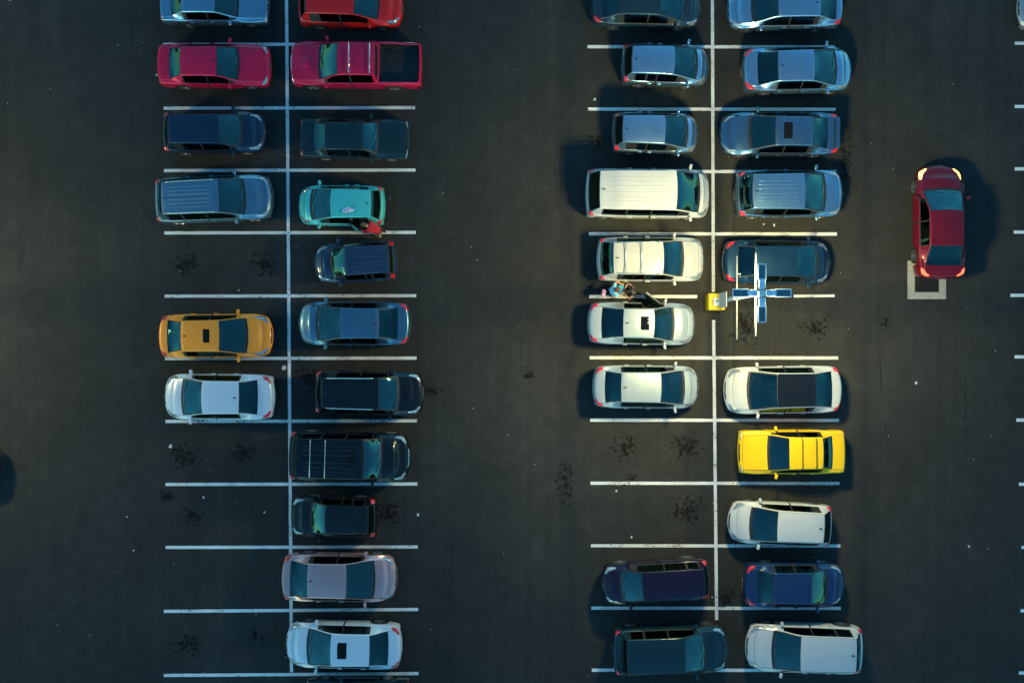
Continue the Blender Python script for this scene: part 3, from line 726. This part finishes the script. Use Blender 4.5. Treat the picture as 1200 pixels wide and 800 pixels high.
def line_paint():
    m, nt, out = new_mat('worn line paint'); L = nt.links.new
    p = nd(nt, 'ShaderNodeBsdfPrincipled', i_Roughness=.7); tr = nt.nodes.new('ShaderNodeBsdfTransparent'); mx = nt.nodes.new('ShaderNodeMixShader')
    tc = nt.nodes.new('ShaderNodeTexCoord'); geo = nt.nodes.new('ShaderNodeNewGeometry')
    n1 = nd(nt, 'ShaderNodeTexNoise', i_Scale=9.0, i_Detail=6.0, i_Roughness=.75); L(geo.outputs['Position'], n1.inputs['Vector'])
    n2 = nd(nt, 'ShaderNodeTexNoise', i_Scale=1.1, i_Detail=4.0); L(geo.outputs['Position'], n2.inputs['Vector'])
    c = ramp(nt, [(.3, (.58, .58, .55)), (.7, (.80, .80, .77))]); L(n2.outputs['Fac'], c.inputs['Fac']); L(c.outputs['Color'], p.inputs['Base Color'])
    a = nd(nt, 'ShaderNodeMath', operation='MULTIPLY_ADD', i_1=.35); L(n2.outputs['Fac'], a.inputs[0]); L(n1.outputs['Fac'], a.inputs[2])
    oi = nt.nodes.new('ShaderNodeObjectInfo'); sp = nt.nodes.new('ShaderNodeSeparateColor'); L(oi.outputs['Color'], sp.inputs[0])
    b = nd(nt, 'ShaderNodeMath', operation='ADD'); L(a.outputs[0], b.inputs[0]); L(sp.outputs[0], b.inputs[1])
    r = ramp(nt, [(.50, (0, 0, 0)), (.60, (1, 1, 1))]); L(b.outputs[0], r.inputs['Fac'])
    L(r.outputs['Color'], mx.inputs[0]); L(tr.outputs[0], mx.inputs[1]); L(p.outputs[0], mx.inputs[2]); L(mx.outputs[0], out.inputs['Surface']); return m
M_LINE = line_paint()
def line(x0, y0, x1, y1, w=.13, z=.004, wear=0.0):
    a = Vector((gx(x0), gy(y0), z)); b = Vector((gx(x1), gy(y1), z)); d = (b - a).normalized(); q = Vector((-d.y, d.x, 0)) * w / 2
    n = max(2, int((b - a).length / .25)); V = []; F = []
    for i in range(n + 1):
        p = a.lerp(b, i / n); e1 = 1 + random.uniform(-.06, .06); e2 = 1 + random.uniform(-.06, .06)
        V += [p - q * e1, p + q * e2]
        if i < n: F.append((2*i, 2*i+2, 2*i+3, 2*i+1))
    o = mesh_obj('bay_line', V, F, M_LINE, smooth=False); o['kind'] = 'structure'; o.color = (-wear, 0, 0, 1); return o
for k, y in enumerate([-22, 52.5, 127, 200, 273, 347, 420, 493.5, 567.3, 641, 715, 790]):
    x0 = 191 + min(3, k * .4) - (2 if k > 9 else 0); line(x0, y + .8 * (k > 9), 485.5 + k * .45, y - .8 * (k > 9) - .6, wear=.02)
line(335.5, -40, 341.7, 787, z=.008, wear=.08)
for k, y in enumerate([-18, 55, 128, 201, 274, 347.5, 419, 492, 565.8, 639, 712, 784.6]):
    x0, x1 = 688 + k * .5, 977.5 + k * .8
    if k == 5:
        line(x0, y, 817, y); line(930, y - .6, 978, y - 1, w=.11, wear=.14)
    else: line(x0, y, x1, y + .3)
line(834.6, -40, 836, 342, z=.008, wear=.02); line(836.2, 375, 839.8, 726, z=.008, wear=.02)
for y, x in ((-22, 1189), (51, 1189), (125, 1189), (198, 1189), (272, 1188), (346, 1184), (418, 1189), (492, 1191), (567, 1194), (641, 1197), (715, 1196), (788, 1194)):
    line(x, y, x + 290, y)
line(1334, -40, 1338, 820, z=.008)

# oil stains, tyre marks, cracks: thin films on the asphalt
def stain_mat(name, col, dens, sc):
    m, nt, out = new_mat(name); L = nt.links.new
    p = nd(nt, 'ShaderNodeBsdfPrincipled', i_Base_Color=rgba(col), i_Roughness=.9, i_Specular_IOR_Level=.08); tr = nt.nodes.new('ShaderNodeBsdfTransparent'); mx = nt.nodes.new('ShaderNodeMixShader')
    tc = nt.nodes.new('ShaderNodeTexCoord'); geo = nt.nodes.new('ShaderNodeNewGeometry')
    ln = nd(nt, 'ShaderNodeVectorMath', operation='LENGTH'); L(tc.outputs['Object'], ln.inputs[0])
    n1 = nd(nt, 'ShaderNodeTexNoise', i_Scale=sc, i_Detail=3.0, i_Roughness=.6); L(geo.outputs['Position'], n1.inputs['Vector'])
    n2 = nd(nt, 'ShaderNodeTexNoise', i_Scale=sc * .35, i_Detail=2.0); L(geo.outputs['Position'], n2.inputs['Vector'])
    a = nd(nt, 'ShaderNodeMath', operation='MULTIPLY_ADD', i_1=-.36); L(ln.outputs['Value'], a.inputs[0]); L(n1.outputs['Fac'], a.inputs[2])
    b = nd(nt, 'ShaderNodeMath', operation='MULTIPLY_ADD', i_1=.26); L(n2.outputs['Fac'], b.inputs[0]); L(a.outputs[0], b.inputs[2])
    r = ramp(nt, [(.47, (0, 0, 0)), (.64, (dens, dens, dens))]); L(b.outputs[0], r.inputs['Fac'])
    L(r.outputs['Color'], mx.inputs[0]); L(tr.outputs[0], mx.inputs[1]); L(p.outputs[0], mx.inputs[2]); L(mx.outputs[0], out.inputs['Surface']); return m
M_OIL = stain_mat('oil stain', (.008, .008, .008), .62, 6.0)
M_DUST = stain_mat('dust film', (.07, .066, .058), .14, 2.2)
def stain(px, py, rx, ry, mat=M_OIL, rot=0.0, name='oil_stain'):
    bm = bmesh.new(); bmesh.ops.create_circle(bm, cap_ends=True, segments=24, radius=1.0)
    o = bm_obj(name, bm, mat, None); stain.k += 1
    o.location = (gx(px), gy(py), .0115 + stain.k * .0002); o.scale = (rx, ry, 1); o.rotation_euler = (0, 0, rot); o['kind'] = 'structure'; return o
stain.k = 0
for a in [(308, 310, 1.0, .9), (218, 310, 1.1, .9), (215, 535, 1.2, 1.0), (222, 755, 1.2, .9), (285, 530, .9, .8), (805, 524, 1.3, .9), (733, 525, 1.0, 1.0), (803, 598, 1.3, 1.0), (872, 382, 1.1, 1.5), (955, 384, 1.1, .9),
          (662, 567, .6, 1.6), (225, 605, .9, .7), (362, 444, 1.0, .8), (455, 600, 1.2, .9), (852, 700, .8, .8), (990, 190, .5, 2.2), (700, 165, .7, .5), (1036, 380, .4, .5), (196, 581, .6, .6), (620, 440, .5, .5), (506, 458, .9, .35), (300, 745, .6, .5), (740, 560, .5, .4)]:
    stain(*a)
for a in [(520, 245, 1.6, .6), (1100, 372, 3.0, 1.2), (930, 395, 3.0, 1.4, M_DUST, .8), (600, 300, 4, 5), (780, 540, 4, 2.2), (270, 560, 3, 2), (1010, 250, 3, 4), (1165, 468, .5, 1.2), (450, 630, 1.2, .4, M_DUST, .5), (545, 420, .5, 12), (600, 400, .45, 13), (90, 420, .5, 12), (140, 380, .45, 13), (1060, 480, .5, 10), (1140, 420, .45, 12)]:
    stain(*(a if len(a) > 4 else a + (M_DUST,)), name='dust_patch')
M_CRACK = simple('crack filler', (.010, .010, .010), .6)
def crack(pts, w=.035, name='pavement_crack', dash=False):
    V = []; F = []; P = [Vector((gx(a), gy(b), .0095)) for a, b in pts]; seg = []
    for a, b in zip(P[:-1], P[1:]):
        n = max(2, int((b - a).length / .22))
        for i in range(n): seg.append(a.lerp(b, i / n) + Vector((random.uniform(-.025, .025), random.uniform(-.025, .025), 0)))
    seg.append(P[-1])
    for i in range(len(seg) - 1):
        if dash and random.random() < .45: continue
        d = (seg[i+1] - seg[i]).normalized(); q = Vector((-d.y, d.x, 0)) * w * random.uniform(.25, .7)
        k = len(V); V += [seg[i] - q, seg[i] + q, seg[i+1] + q * .8, seg[i+1] - q * .8]; F.append((k, k+3, k+2, k+1))
    if F:
        o = mesh_obj(name, V, F, M_CRACK, smooth=False); o['kind'] = 'structure'
crack([(616, 670), (626, 698), (648, 728), (672, 742), (697, 756)]); crack([(581, 662), (584, 700)]); crack([(631, 733), (633, 755)], .05)
crack([(606, 20), (608, 70), (607, 120)], .05, dash=True); crack([(1034, 8), (1035, 96)], .06, dash=True)
crack([(1028, 350), (1032, 440), (1036, 490), (1044, 545)], .05, dash=True); crack([(1131, 400), (1131, 500), (1133, 560)], .06, dash=True)
crack([(1165, 356), (1172, 361), (1186, 362), (1200, 361)], .10, 'tyre_mark'); crack([(1186, 78), (1184, 100), (1178, 124)], .12, 'tyre_mark', True)
crack([(985, 130), (988, 170), (992, 210)], .10, 'tyre_mark', True); crack([(1139, 616), (1140, 650)], .06, dash=True)
crack([(1082, 760), (1090, 778)], .05); crack([(500, 452), (512, 458)], .08, 'tyre_mark')
crack([(610, 250), (612, 330), (611, 420)], .03, dash=True); crack([(562, 480), (600, 482), (690, 480)], .02, dash=True)

# litter flecks: nobody could count them
V = []; F = []
for _ in range(110):
    x, y = random.uniform(-21, 21), random.uniform(-14, 14); r = random.uniform(.010, .026) * (1.7 if random.random() < .12 else 1); a = random.uniform(0, 6.3); k = len(V)
    for q in range(4): V.append((x + r * math.cos(a + q * 1.57) * (1.0 if q % 2 else .6), y + r * math.sin(a + q * 1.57), .014 + (.012 if q == 0 else 0)))
    F.append((k, k+1, k+2, k+3))
for px, py, r in ((200, 523, .13), (333, 431, .13), (239, 582, .07), (490, 603, .08), (697, 117, .08), (907, 264, .08), (895, 263, .05), (740, 629, .08), (722, 575, .06), (184, 88, .06), (695, 366, .05), (280, 340, .05), (1073, 448, .08), (1135, 640, .07), (310, 600, .05)):
    k = len(V); x, y = gx(px), gy(py)
    for q in range(5): V.append((x + r * math.cos(q * 1.256) * random.uniform(.4, 1), y + r * math.sin(q * 1.256) * random.uniform(.5, 1.2), .014 + random.uniform(0, .02)))
    F.append(tuple(range(k, k + 5)))
lt = mesh_obj('litter', V, F, simple('paper scrap', (.55, .54, .50), .8), smooth=False); lt['kind'] = 'stuff'

# ----------------------------------------------------------------- storm drain
dx, dy = gx(1086), gy(328)
dr = empty('storm_drain', (dx, dy, 0)); tag(dr, 'square concrete storm drain with dark grate under the tail of the moving crimson sedan', 'drain')
M_CONC = simple('concrete collar', (.36, .34, .30), .85, var=.2, scale=9)
bm = bmesh.new(); o1, i1 = .79, .50; i2 = .44
for k in range(4):
    a = k * math.pi / 2; rot = Matrix.Rotation(a, 4, 'Z')
    q = [bm.verts.new(rot @ Vector(c)) for c in ((-o1 + .006, -o1, .012), (o1 - .006, -o1, .012), (i1 - .006, -i1, .022), (-i1 + .006, -i1, .022))]
    b = [bm.verts.new(rot @ Vector(c)) for c in ((-o1 + .006, -o1, .001), (o1 - .006, -o1, .001), (i1 - .006, -i1, .001), (-i1 + .006, -i1, .001))]
    bm.faces.new(q)
    for i in range(4): bm.faces.new((q[i], b[i], b[(i+1) % 4], q[(i+1) % 4]))
bm_obj('collar', bm, M_CONC, dr)
bm = bmesh.new(); bbox(bm, Vector((0, 0, .006)), (2 * i1 - .02, 2 * i1 - .02, .008)); bm_obj('pit', bm, M_GAP, dr)
bm = bmesh.new()
for k in range(9): bbox(bm, Vector((-.44 + k * .11, 0, .02)), (.03, .96, .018))
for y in (-.47, 0, .47): bbox(bm, Vector((0, y, .019)), (.96, .03, .016))
bm_obj('grate', bm, simple('cast iron', (.03, .03, .032), .6, .6), dr)

# ----------------------------------------------------------------- lamp posts
M_GALV = simple('lamp housing', (.52, .68, .78), .42, .0)
M_FIN = simple('heat sink', (.16, .24, .28), .5, .2)
M_YEL = simple('yellow kerb paint', (.72, .42, .01), .6, var=.12, scale=5)
M_LED = simple('lit lamp lens', (.9, .85, .6), .3, emit=(1.0, .80, .36), estr=14.0)
M_WHT = simple('white tube', (.30, .30, .29), .5)
M_SIGN = simple('grey sign panel', (.40, .41, .41), .5)
LAMP_W = 810.0
def lamp_data(power):
    """A street luminaire: wide 'batwing' light distribution, little straight down, most at about 60 degrees."""
    L = bpy.data.lights.new('lamp_light', 'POINT'); L.shadow_soft_size = .035; L.energy = power; L.color = (1.0, .86, .38); L.use_nodes = True
    nt = L.node_tree; em = nt.nodes['Emission']; tc = nt.nodes.new('ShaderNodeTexCoord'); sp = nt.nodes.new('ShaderNodeSeparateXYZ')
    nt.links.new(tc.outputs['Normal'], sp.inputs[0]); ab = nd(nt, 'ShaderNodeMath', operation='ABSOLUTE'); nt.links.new(sp.outputs['Z'], ab.inputs[0])
    r = ramp(nt, [(0.0, (0, 0, 0)), (.06, (.03, .03, .03)), (.20, (.30, .30, .30)), (.42, (.80, .80, .80)), (.62, (.86, .86, .86)), (.85, (.66, .66, .66)), (1.0, (.55, .55, .55))])
    nt.links.new(ab.outputs[0], r.inputs['Fac']); nt.links.new(r.outputs['Color'], em.inputs['Strength'])
    return L
def lamp_post(x, y, label, zt=7.9, heads=((1, 0), (0, 1), (-1, 0), (0, -1)), banner=True, power=LAMP_W):
    root = empty('lamp_post', (x, y, 0)); tag(root, label, 'lamp post')
    bm = bmesh.new(); bbox(bm, Vector((0, 0, .44)), (.68, .68, .88), .05, None, 3); bm_obj('base', bm, M_YEL, root, True)
    bm = bmesh.new(); bbox(bm, Vector((0, 0, .895)), (.28, .28, .03), .008)
    for sx in (-1, 1):
        for sy in (-1, 1): bmesh.ops.create_cone(bm, cap_ends=True, segments=6, radius1=.03, radius2=.03, depth=.09, matrix=Matrix.Translation((sx * .10, sy * .10, .93)))
    bm_obj('base_plate', bm, M_GALV, root)
    bm = bmesh.new(); tube(bm, [(0, 0, .90), (0, 0, zt - .05)], [.085, .06], 14); bm_obj('pole', bm, M_GALV, root, True)
    bm = bmesh.new(); bbox(bm, Vector((0, 0, zt)), (.20, .20, .14), .03); bm_obj('head_hub', bm, M_GALV, root)
    if banner:
        for zz, ln in ((4.25, 3.07), (7.0, 2.84)):
            bm = bmesh.new(); tube(bm, [(.02, -ln / 2, zz), (.02, ln / 2, zz)], .028, 10); bbox(bm, Vector((0, 0, zz)), (.26, .16, .12), .02)
            bm_obj('banner_arm', bm, M_WHT, root, True)
        bm = bmesh.new(); bbox(bm, Vector((-.12, 0, 2.55)), (.03, .58, 1.25), .012); bbox(bm, Vector((-.06, 0, 2.9)), (.12, .08, .05)); bbox(bm, Vector((-.06, 0, 2.2)), (.12, .08, .05)); bm_obj('sign_panel', bm, M_SIGN, root)
    for hx, hy in heads:
        a = math.atan2(hy, hx)
        h = empty('lamp_head', (.13 * hx, .13 * hy, zt + .01), a); h.parent = root
        bm = bmesh.new()
        bbox(bm, Vector((.16, 0, 0)), (.30, .22, .13), .03)                      # driver box
        for sy in (-1, 1): bbox(bm, Vector((.57, sy * .118, -.01)), (.54, .035, .08), .01)
        bbox(bm, Vector((.825, 0, -.01)), (.035, .27, .08), .01); bbox(bm, Vector((.325, 0, -.01)), (.05, .27, .08), .01)
        bm_obj('housing', bm, M_GALV, h)
        bm = bmesh.new(); bbox(bm, Vector((.57, 0, -.02)), (.46, .20, .03))
        for k in range(9): bbox(bm, Vector((.37 + k * .05, 0, .005)), (.014, .195, .03))
        bm_obj('heat_sink', bm, M_FIN, h)
        bm = bmesh.new(); bbox(bm, Vector((.57, 0, -.048)), (.42, .19, .018)); bm_obj('lens', bm, M_LED, h)
        lo = link(bpy.data.objects.new('lamp_light', lamp_data(power)), h); lo.location = (.57, 0, -.10)
    return root
lamp_post(gx(835), gy(354.5), 'grey lamp post with four lit heads on a yellow square base')
lamp_post(gx(-185), gy(356), 'lamp post with lit heads standing beyond the left edge of the lot', banner=False, power=LAMP_W * .75)

# ----------------------------------------------------------------- people
M_SKIN = simple('skin', (.50, .23, .12), .55, var=.06); M_HAIRD = simple('dark hair', (.02, .013, .010), .5); M_HAIRB = simple('brown hair', (.09, .04, .018), .5)
def skin_mesh(name, verts, edges, radii, mat, parent, root=0, sub=2):
    me = bpy.data.meshes.new(name); me.from_pydata([tuple(v) for v in verts], edges, []); ob = bpy.data.objects.new(name, me); COL.objects.link(ob)
    md = ob.modifiers.new('skin', 'SKIN'); md.use_smooth_shade = True
    lay = me.skin_vertices[0].data if me.skin_vertices else None
    if lay is None:
        bm = bmesh.new(); bm.from_mesh(me); bm.verts.layers.skin.verify(); bm.to_mesh(me); bm.free(); lay = me.skin_vertices[0].data
    roots = root if isinstance(root, (list, tuple)) else [root]
    for i, r in enumerate(radii):
        lay[i].radius = r if isinstance(r, tuple) else (r, r); lay[i].use_root = i in roots
    ss = ob.modifiers.new('sub', 'SUBSURF'); ss.levels = sub; ss.render_levels = sub
    dg = bpy.context.evaluated_depsgraph_get(); dg.update()
    m2 = bpy.data.meshes.new_from_object(ob.evaluated_get(dg)); bpy.data.objects.remove(ob)
    m2.name = name; m2.materials.clear(); m2.materials.append(mat); m2.polygons.foreach_set('use_smooth', [True] * len(m2.polygons))
    return link(bpy.data.objects.new(name, m2), parent)
def person(loc, rz, label, shirt, trouser, hair, lean, hands, feet, long_sleeve=False, hair_long=False, bare=False, out=.7, shoe=(.5, .5, .48)):
    """Facing +x. lean: forward pitch of the trunk in degrees; hands / feet: targets for left and right."""
    root = empty('person', loc, rz); tag(root, label, 'person')
    hip = Vector((-.0 - math.sin(R(lean)) * .16, 0, .94)); ax = Vector((math.sin(R(lean)), 0, math.cos(R(lean))))
    waist = hip + ax * .18; chest = hip + ax * .40; neck0 = hip + ax * .54; fw = Vector((math.cos(R(lean)), 0, -math.sin(R(lean))))
    neck1 = neck0 + ax * .07 + fw * .015; head = neck1 + ax * .11 + fw * .03; crown = head + ax * .10
    V = [hip, waist, chest, neck0, neck1, head, crown, head + fw * .05 - ax * .02]; E = [(0, 1), (1, 2), (2, 3), (3, 4), (4, 5), (5, 6), (5, 7)]
    Rd = [(.15, .12), (.135, .105), (.15, .115), (.075, .07), (.052, .055), (.088, .092), (.062, .066), (.066, .066)]
    sh = {}; arm = {}; leg = {}
    for s_, hand, foot in ((1, hands[0], feet[0]), (-1, hands[1], feet[1])):
        shd = chest + ax * .09 + Vector((0, s_ * .185, 0)); hand = Vector(hand); d = hand - shd; ln = min(d.length, .55); hand = shd + d.normalized() * ln
        up, fo = .29, .27; tt = (up * up - fo * fo + ln * ln) / (2 * ln); hh = math.sqrt(max(up * up - tt * tt, 0.0001))
        side = Vector((0, s_ * out, -.7)); side = (side - d.normalized() * side.dot(d.normalized())).normalized(); el = shd + d.normalized() * tt + side * hh
        fd = (hand - el).normalized(); palm = hand + fd * .06
        k = len(V); V += [shd, el, hand, palm]; Rd += [.058, .042, (.030, .026), (.038, .018)]; E += [(2, k), (k, k+1), (k+1, k+2), (k+2, k+3)]
        arm[s_] = (shd, el, hand, palm, fd); sh[s_] = k
        hj = hip + Vector((0, s_ * .095, -.03)); fx, fy = foot; ank = Vector((fx, fy, .085)); kn = hj.lerp(ank, .5) + Vector((.05, 0, 0)); toe = ank + Vector((.15, s_ * .03, -.05))
        k = len(V); V += [hj, kn, ank, toe]; Rd += [.092, .058, .040, (.036, .028)]; E += [(0, k), (k, k+1), (k+1, k+2), (k+2, k+3)]
        leg[s_] = (hj, kn, ank, toe)
    roots = [0]
    for s_ in (1, -1):                                                    # five unequal fingers each, rooted inside the palm
        shd, el, hand, palm, fd = arm[s_]; across = fd.cross(Vector((0, 0, 1))); across = across.normalized() if across.length > .1 else Vector((0, 1, 0)); dn = across.cross(fd).normalized()
        if dn.z > 0: dn = -dn
        for q, (off, ln) in enumerate(((-.028, .058), (-.010, .070), (.009, .066), (.027, .052))):
            b = palm + across * off; k = len(V); V += [b - fd * .012, b + fd * ln * .5 + dn * .006, b + fd * ln * .85 + dn * .028]; Rd += [.0095, .0085, .007]; E += [(k, k+1), (k+1, k+2)]; roots.append(k)
        b = hand + fd * .025; t_ = across * (-s_); k = len(V); V += [b, b + t_ * .042 + fd * .025, b + t_ * .052 + fd * .055 + dn * .012]; Rd += [.011, .010, .008]; E += [(k, k+1), (k+1, k+2)]; roots.append(k)
    skin_mesh('body', V, E, Rd, M_SKIN, root, roots)
    # nose, ears, eyes stay on the head
    bm = bmesh.new()
    for c, r in ((head + fw * .115 - ax * .005, .014),): bmesh.ops.create_uvsphere(bm, u_segments=8, v_segments=6, radius=r, matrix=Matrix.Translation(c))
    for s_ in (1, -1): bmesh.ops.create_uvsphere(bm, u_segments=8, v_segments=6, radius=.02, matrix=Matrix.Translation(head + Vector((0, s_ * .085, 0)) - ax * .01) @ Matrix.Diagonal((.8, .5, 1.3, 1)))
    bm_obj('nose_and_ear', bm, M_SKIN, root, True)
    for s_ in (1, -1):
        bm = bmesh.new(); bmesh.ops.create_uvsphere(bm, u_segments=8, v_segments=6, radius=.011, matrix=Matrix.Translation(head + fw * .098 + Vector((0, s_ * .032, 0)) + ax * .018)); bm_obj('eye', bm, M_TRIM, root, True)
    # clothes
    tv = [hip - ax * .04, waist, chest, neck0 - ax * .02]; te = [(0, 1), (1, 2), (2, 3)]; tr = [(.185, .155), (.175, .145), (.195, .16), (.115, .11)]
    for s_ in (1, -1):
        shd, el, hand, _, _ = arm[s_]; k = len(tv); end = hand if long_sleeve else shd.lerp(el, .12 if bare else .62)
        tv += [shd] + ([el, hand - (hand - el) * .08] if long_sleeve else [end]); tr += [.082] + ([.062, .046] if long_sleeve else [.05 if bare else .066]); te += [(2, k), (k, k+1)] + ([(k+1, k+2)] if long_sleeve else [])
    skin_mesh('shirt', tv, te, tr, shirt, root)
    pv = [hip + ax * .06, hip]; pe = [(0, 1)]; pr = [(.150, .122), (.165, .135)]
    for s_ in (1, -1):
        hj, kn, ank, toe = leg[s_]; k = len(pv); pv += [hj, kn, ank.lerp(kn, .06)]; pr += [.105, .074, .058]; pe += [(1, k), (k, k+1), (k+1, k+2)]
    skin_mesh('trousers', pv, pe, pr, trouser, root, 1)
    for s_ in (1, -1):
        hj, kn, ank, toe = leg[s_]; mid = (ank + toe) / 2; bm = bmesh.new(); bbox(bm, Vector((mid.x - .01, mid.y, .055)), (.27, .095, .10), .035, None, 3); bm_obj('shoe', bm, simple('shoe %.2f' % shoe[0], shoe, .6), root, True)
    bm = bmesh.new(); bmesh.ops.create_uvsphere(bm, u_segments=20, v_segments=12, radius=.112)
    hq = head + ax * .035 - fw * .022
    for v in bm.verts: v.co = v.co * (1 + .05 * math.sin(9 * v.co.x * 9 + 31 * v.co.y) * 1.0)
    bmesh.ops.transform(bm, matrix=Matrix.Translation(hq) @ Matrix.Rotation(R(lean), 4, 'Y') @ Matrix.Diagonal((1.02, .93, 1.02, 1)), verts=bm.verts)
    bmesh.ops.delete(bm, geom=[f for f in bm.faces if (f.calc_center_median() - head).dot(fw) > .055 and (f.calc_center_median() - head).dot(ax) < .07], context='FACES')
    if hair_long:
        tube(bm, [hq - fw * .06, hq - fw * .11 - ax * .10, neck0 - fw * .11, chest - fw * .15], [.07, .075, .06, .02], 10)
    bm_obj('hair', bm, hair, root, True)
    return root
C_RED = simple('red cloth', (.50, .010, .022), .85); C_BLUE = simple('light blue cloth', (.22, .50, .62), .85); C_BLK = simple('black cloth', (.010, .010, .011), .9)
C_JEAN = simple('jeans', (.03, .05, .09), .9); C_DARK = simple('dark trousers', (.012, .012, .014), .9)
person((gx(445), gy(272.5), 0), R(160), 'person in a red top bending into the open rear door of the teal hatchback', C_RED, C_DARK, M_HAIRB, 52, ((.62, .16, .86), (.60, -.12, .80)), ((-.05, .12), (-.22, -.10)), True, shoe=(.55, .52, .48))
person((gx(715.2), gy(342.5), 0), R(12), 'person in a light blue shirt reaching out beside the silver sedan', C_BLUE, C_JEAN, M_HAIRB, 8, ((.40, .20, 1.12), (.42, -.08, 1.10)), ((.02, .12), (-.06, -.11)), out=1.6)
person((gx(738.5), gy(342.5), 0), R(184), 'person in a black sleeveless top holding a bundle by the open front door', C_BLK, C_DARK, M_HAIRD, 10, ((.36, .10, 1.12), (.36, -.10, 1.14)), ((.02, .12), (-.08, -.12)), shoe=(.05, .05, .05), bare=True, out=2.6)
# a crumpled cloth lying on the teal hatchback's roof
cz = built['small teal hatchback with its rear door open beside a person in red'][0].H
ck = empty('crumpled_cloth', (gx(407, cz), gy(246.5, cz), cz - .012), .1); tag(ck, 'crumpled white and lilac cloth lying on the roof of the teal hatchback', 'cloth')
bm = bmesh.new()
for q in range(14):
    a = q * 2.4; r_ = .035 * math.sqrt(q); c = Vector((r_ * 1.5 * math.cos(a), r_ * .75 * math.sin(a), .03 + .02 * random.random()))
    bmesh.ops.create_icosphere(bm, subdivisions=1, radius=random.uniform(.055, .085), matrix=Matrix.Translation(c) @ Euler((random.random() * 3, random.random() * 3, 0)).to_matrix().to_4x4() @ Matrix.Diagonal((1, .8, .4, 1)))
bm_obj('fold', bm, simple('lilac cloth', (.60, .55, .68), .85, var=.3, scale=18), ck)
bm = bmesh.new(); bbox(bm, Vector((.30, .05, .02)), (.16, .07, .02), .008, Euler((0, 0, .3))); bm_obj('ribbon', bm, simple('blue ribbon', (.15, .35, .62), .7), ck)
# the bundle they pass, and the pink bag
def bag(name, loc, rz, size, mat, label, cat, strap=None):
    root = empty(name, loc, rz); tag(root, label, cat); bm = bmesh.new()
    bbox(bm, Vector((0, 0, 0)), size, min(size) * .38, None, 4)
    for v in bm.verts: v.co += Vector((math.sin(23 * v.co.z + 3), math.sin(31 * v.co.x + 1), math.sin(27 * v.co.y))) * .010
    bm_obj('pouch', bm, mat, root, True)
    bm = bmesh.new(); pts = [(size[0] * .0, -size[1] * .30 + size[1] * .6 * t, size[2] / 2 - .03 + .16 * math.sin(math.pi * t)) for t in np.linspace(0, 1, 9)]; tube(bm, pts, .014, 6); bm_obj('strap', bm, strap or mat, root, True)
    return root
bag('carry_bag', (gx(727.5, 1.05), gy(339.5, 1.05), 1.02), R(95), (.42, .26, .26), simple('blue bag cloth', (.06, .42, .55), .8), 'light blue bundle held between the two people near the silver sedan', 'bag', simple('white strap', (.7, .7, .68), .7))
bag('shoulder_bag', (gx(707.2, 1.0), gy(343.2, 1.0), .98), R(80), (.30, .16, .34), simple('pink cloth', (.66, .30, .42), .8), 'pink shoulder bag hanging behind the person in light blue', 'bag')

# ----------------------------------------------------------------- sky, dusk light, camera
w = bpy.data.worlds.new('World'); S.world = w; w.use_nodes = True; nt = w.node_tree
bg = nt.nodes['Background']; sky = nt.nodes.new('ShaderNodeTexSky'); sky.sky_type = 'NISHITA'; sky.sun_disc = False
SUN_EL, SUN_ROT = 6.0, 200.0
sky.sun_elevation = R(SUN_EL); sky.sun_rotation = R(SUN_ROT); sky.ozone_density = 2.5; sky.air_density = 1.0; sky.dust_density = .3
bg.inputs['Strength'].default_value = 0.15
tn = nd(nt, 'ShaderNodeMix', data_type='RGBA', blend_type='MULTIPLY'); tn.inputs['Factor'].default_value = 1.0; tn.inputs['B'].default_value = (.50, 1.04, 1.14, 1)
nt.links.new(sky.outputs['Color'], tn.inputs['A']); nt.links.new(tn.outputs['Result'], bg.inputs['Color'])
sl = bpy.data.lights.new('sun', 'SUN'); sl.energy = .02; sl.angle = R(10); sl.color = (1, .8, .6)
so = link(bpy.data.objects.new('sun', sl)); so.rotation_euler = (R(90 - 8), 0, R(180 - SUN_ROT))
cam = bpy.data.cameras.new('Camera'); cam.sensor_width = 36; cam.lens = 18.0 / (600 / PXM / CAM_H); cam.clip_end = 6000; cam.clip_start = .5
co = link(bpy.data.objects.new('Camera', cam)); co.location = (0, 0, CAM_H); co.rotation_euler = (0, 0, 0); S.camera = co
S.render.engine = 'CYCLES'; S.cycles.samples = 64; S.cycles.use_denoising = True
S.cycles.max_bounces = 6; S.cycles.transparent_max_bounces = 8; S.cycles.sample_clamp_indirect = 6
vs = S.view_settings; vs.view_transform = 'Standard'; vs.look = 'None'; vs.exposure = 1.42; vs.gamma = 1.0; vs.use_curve_mapping = False
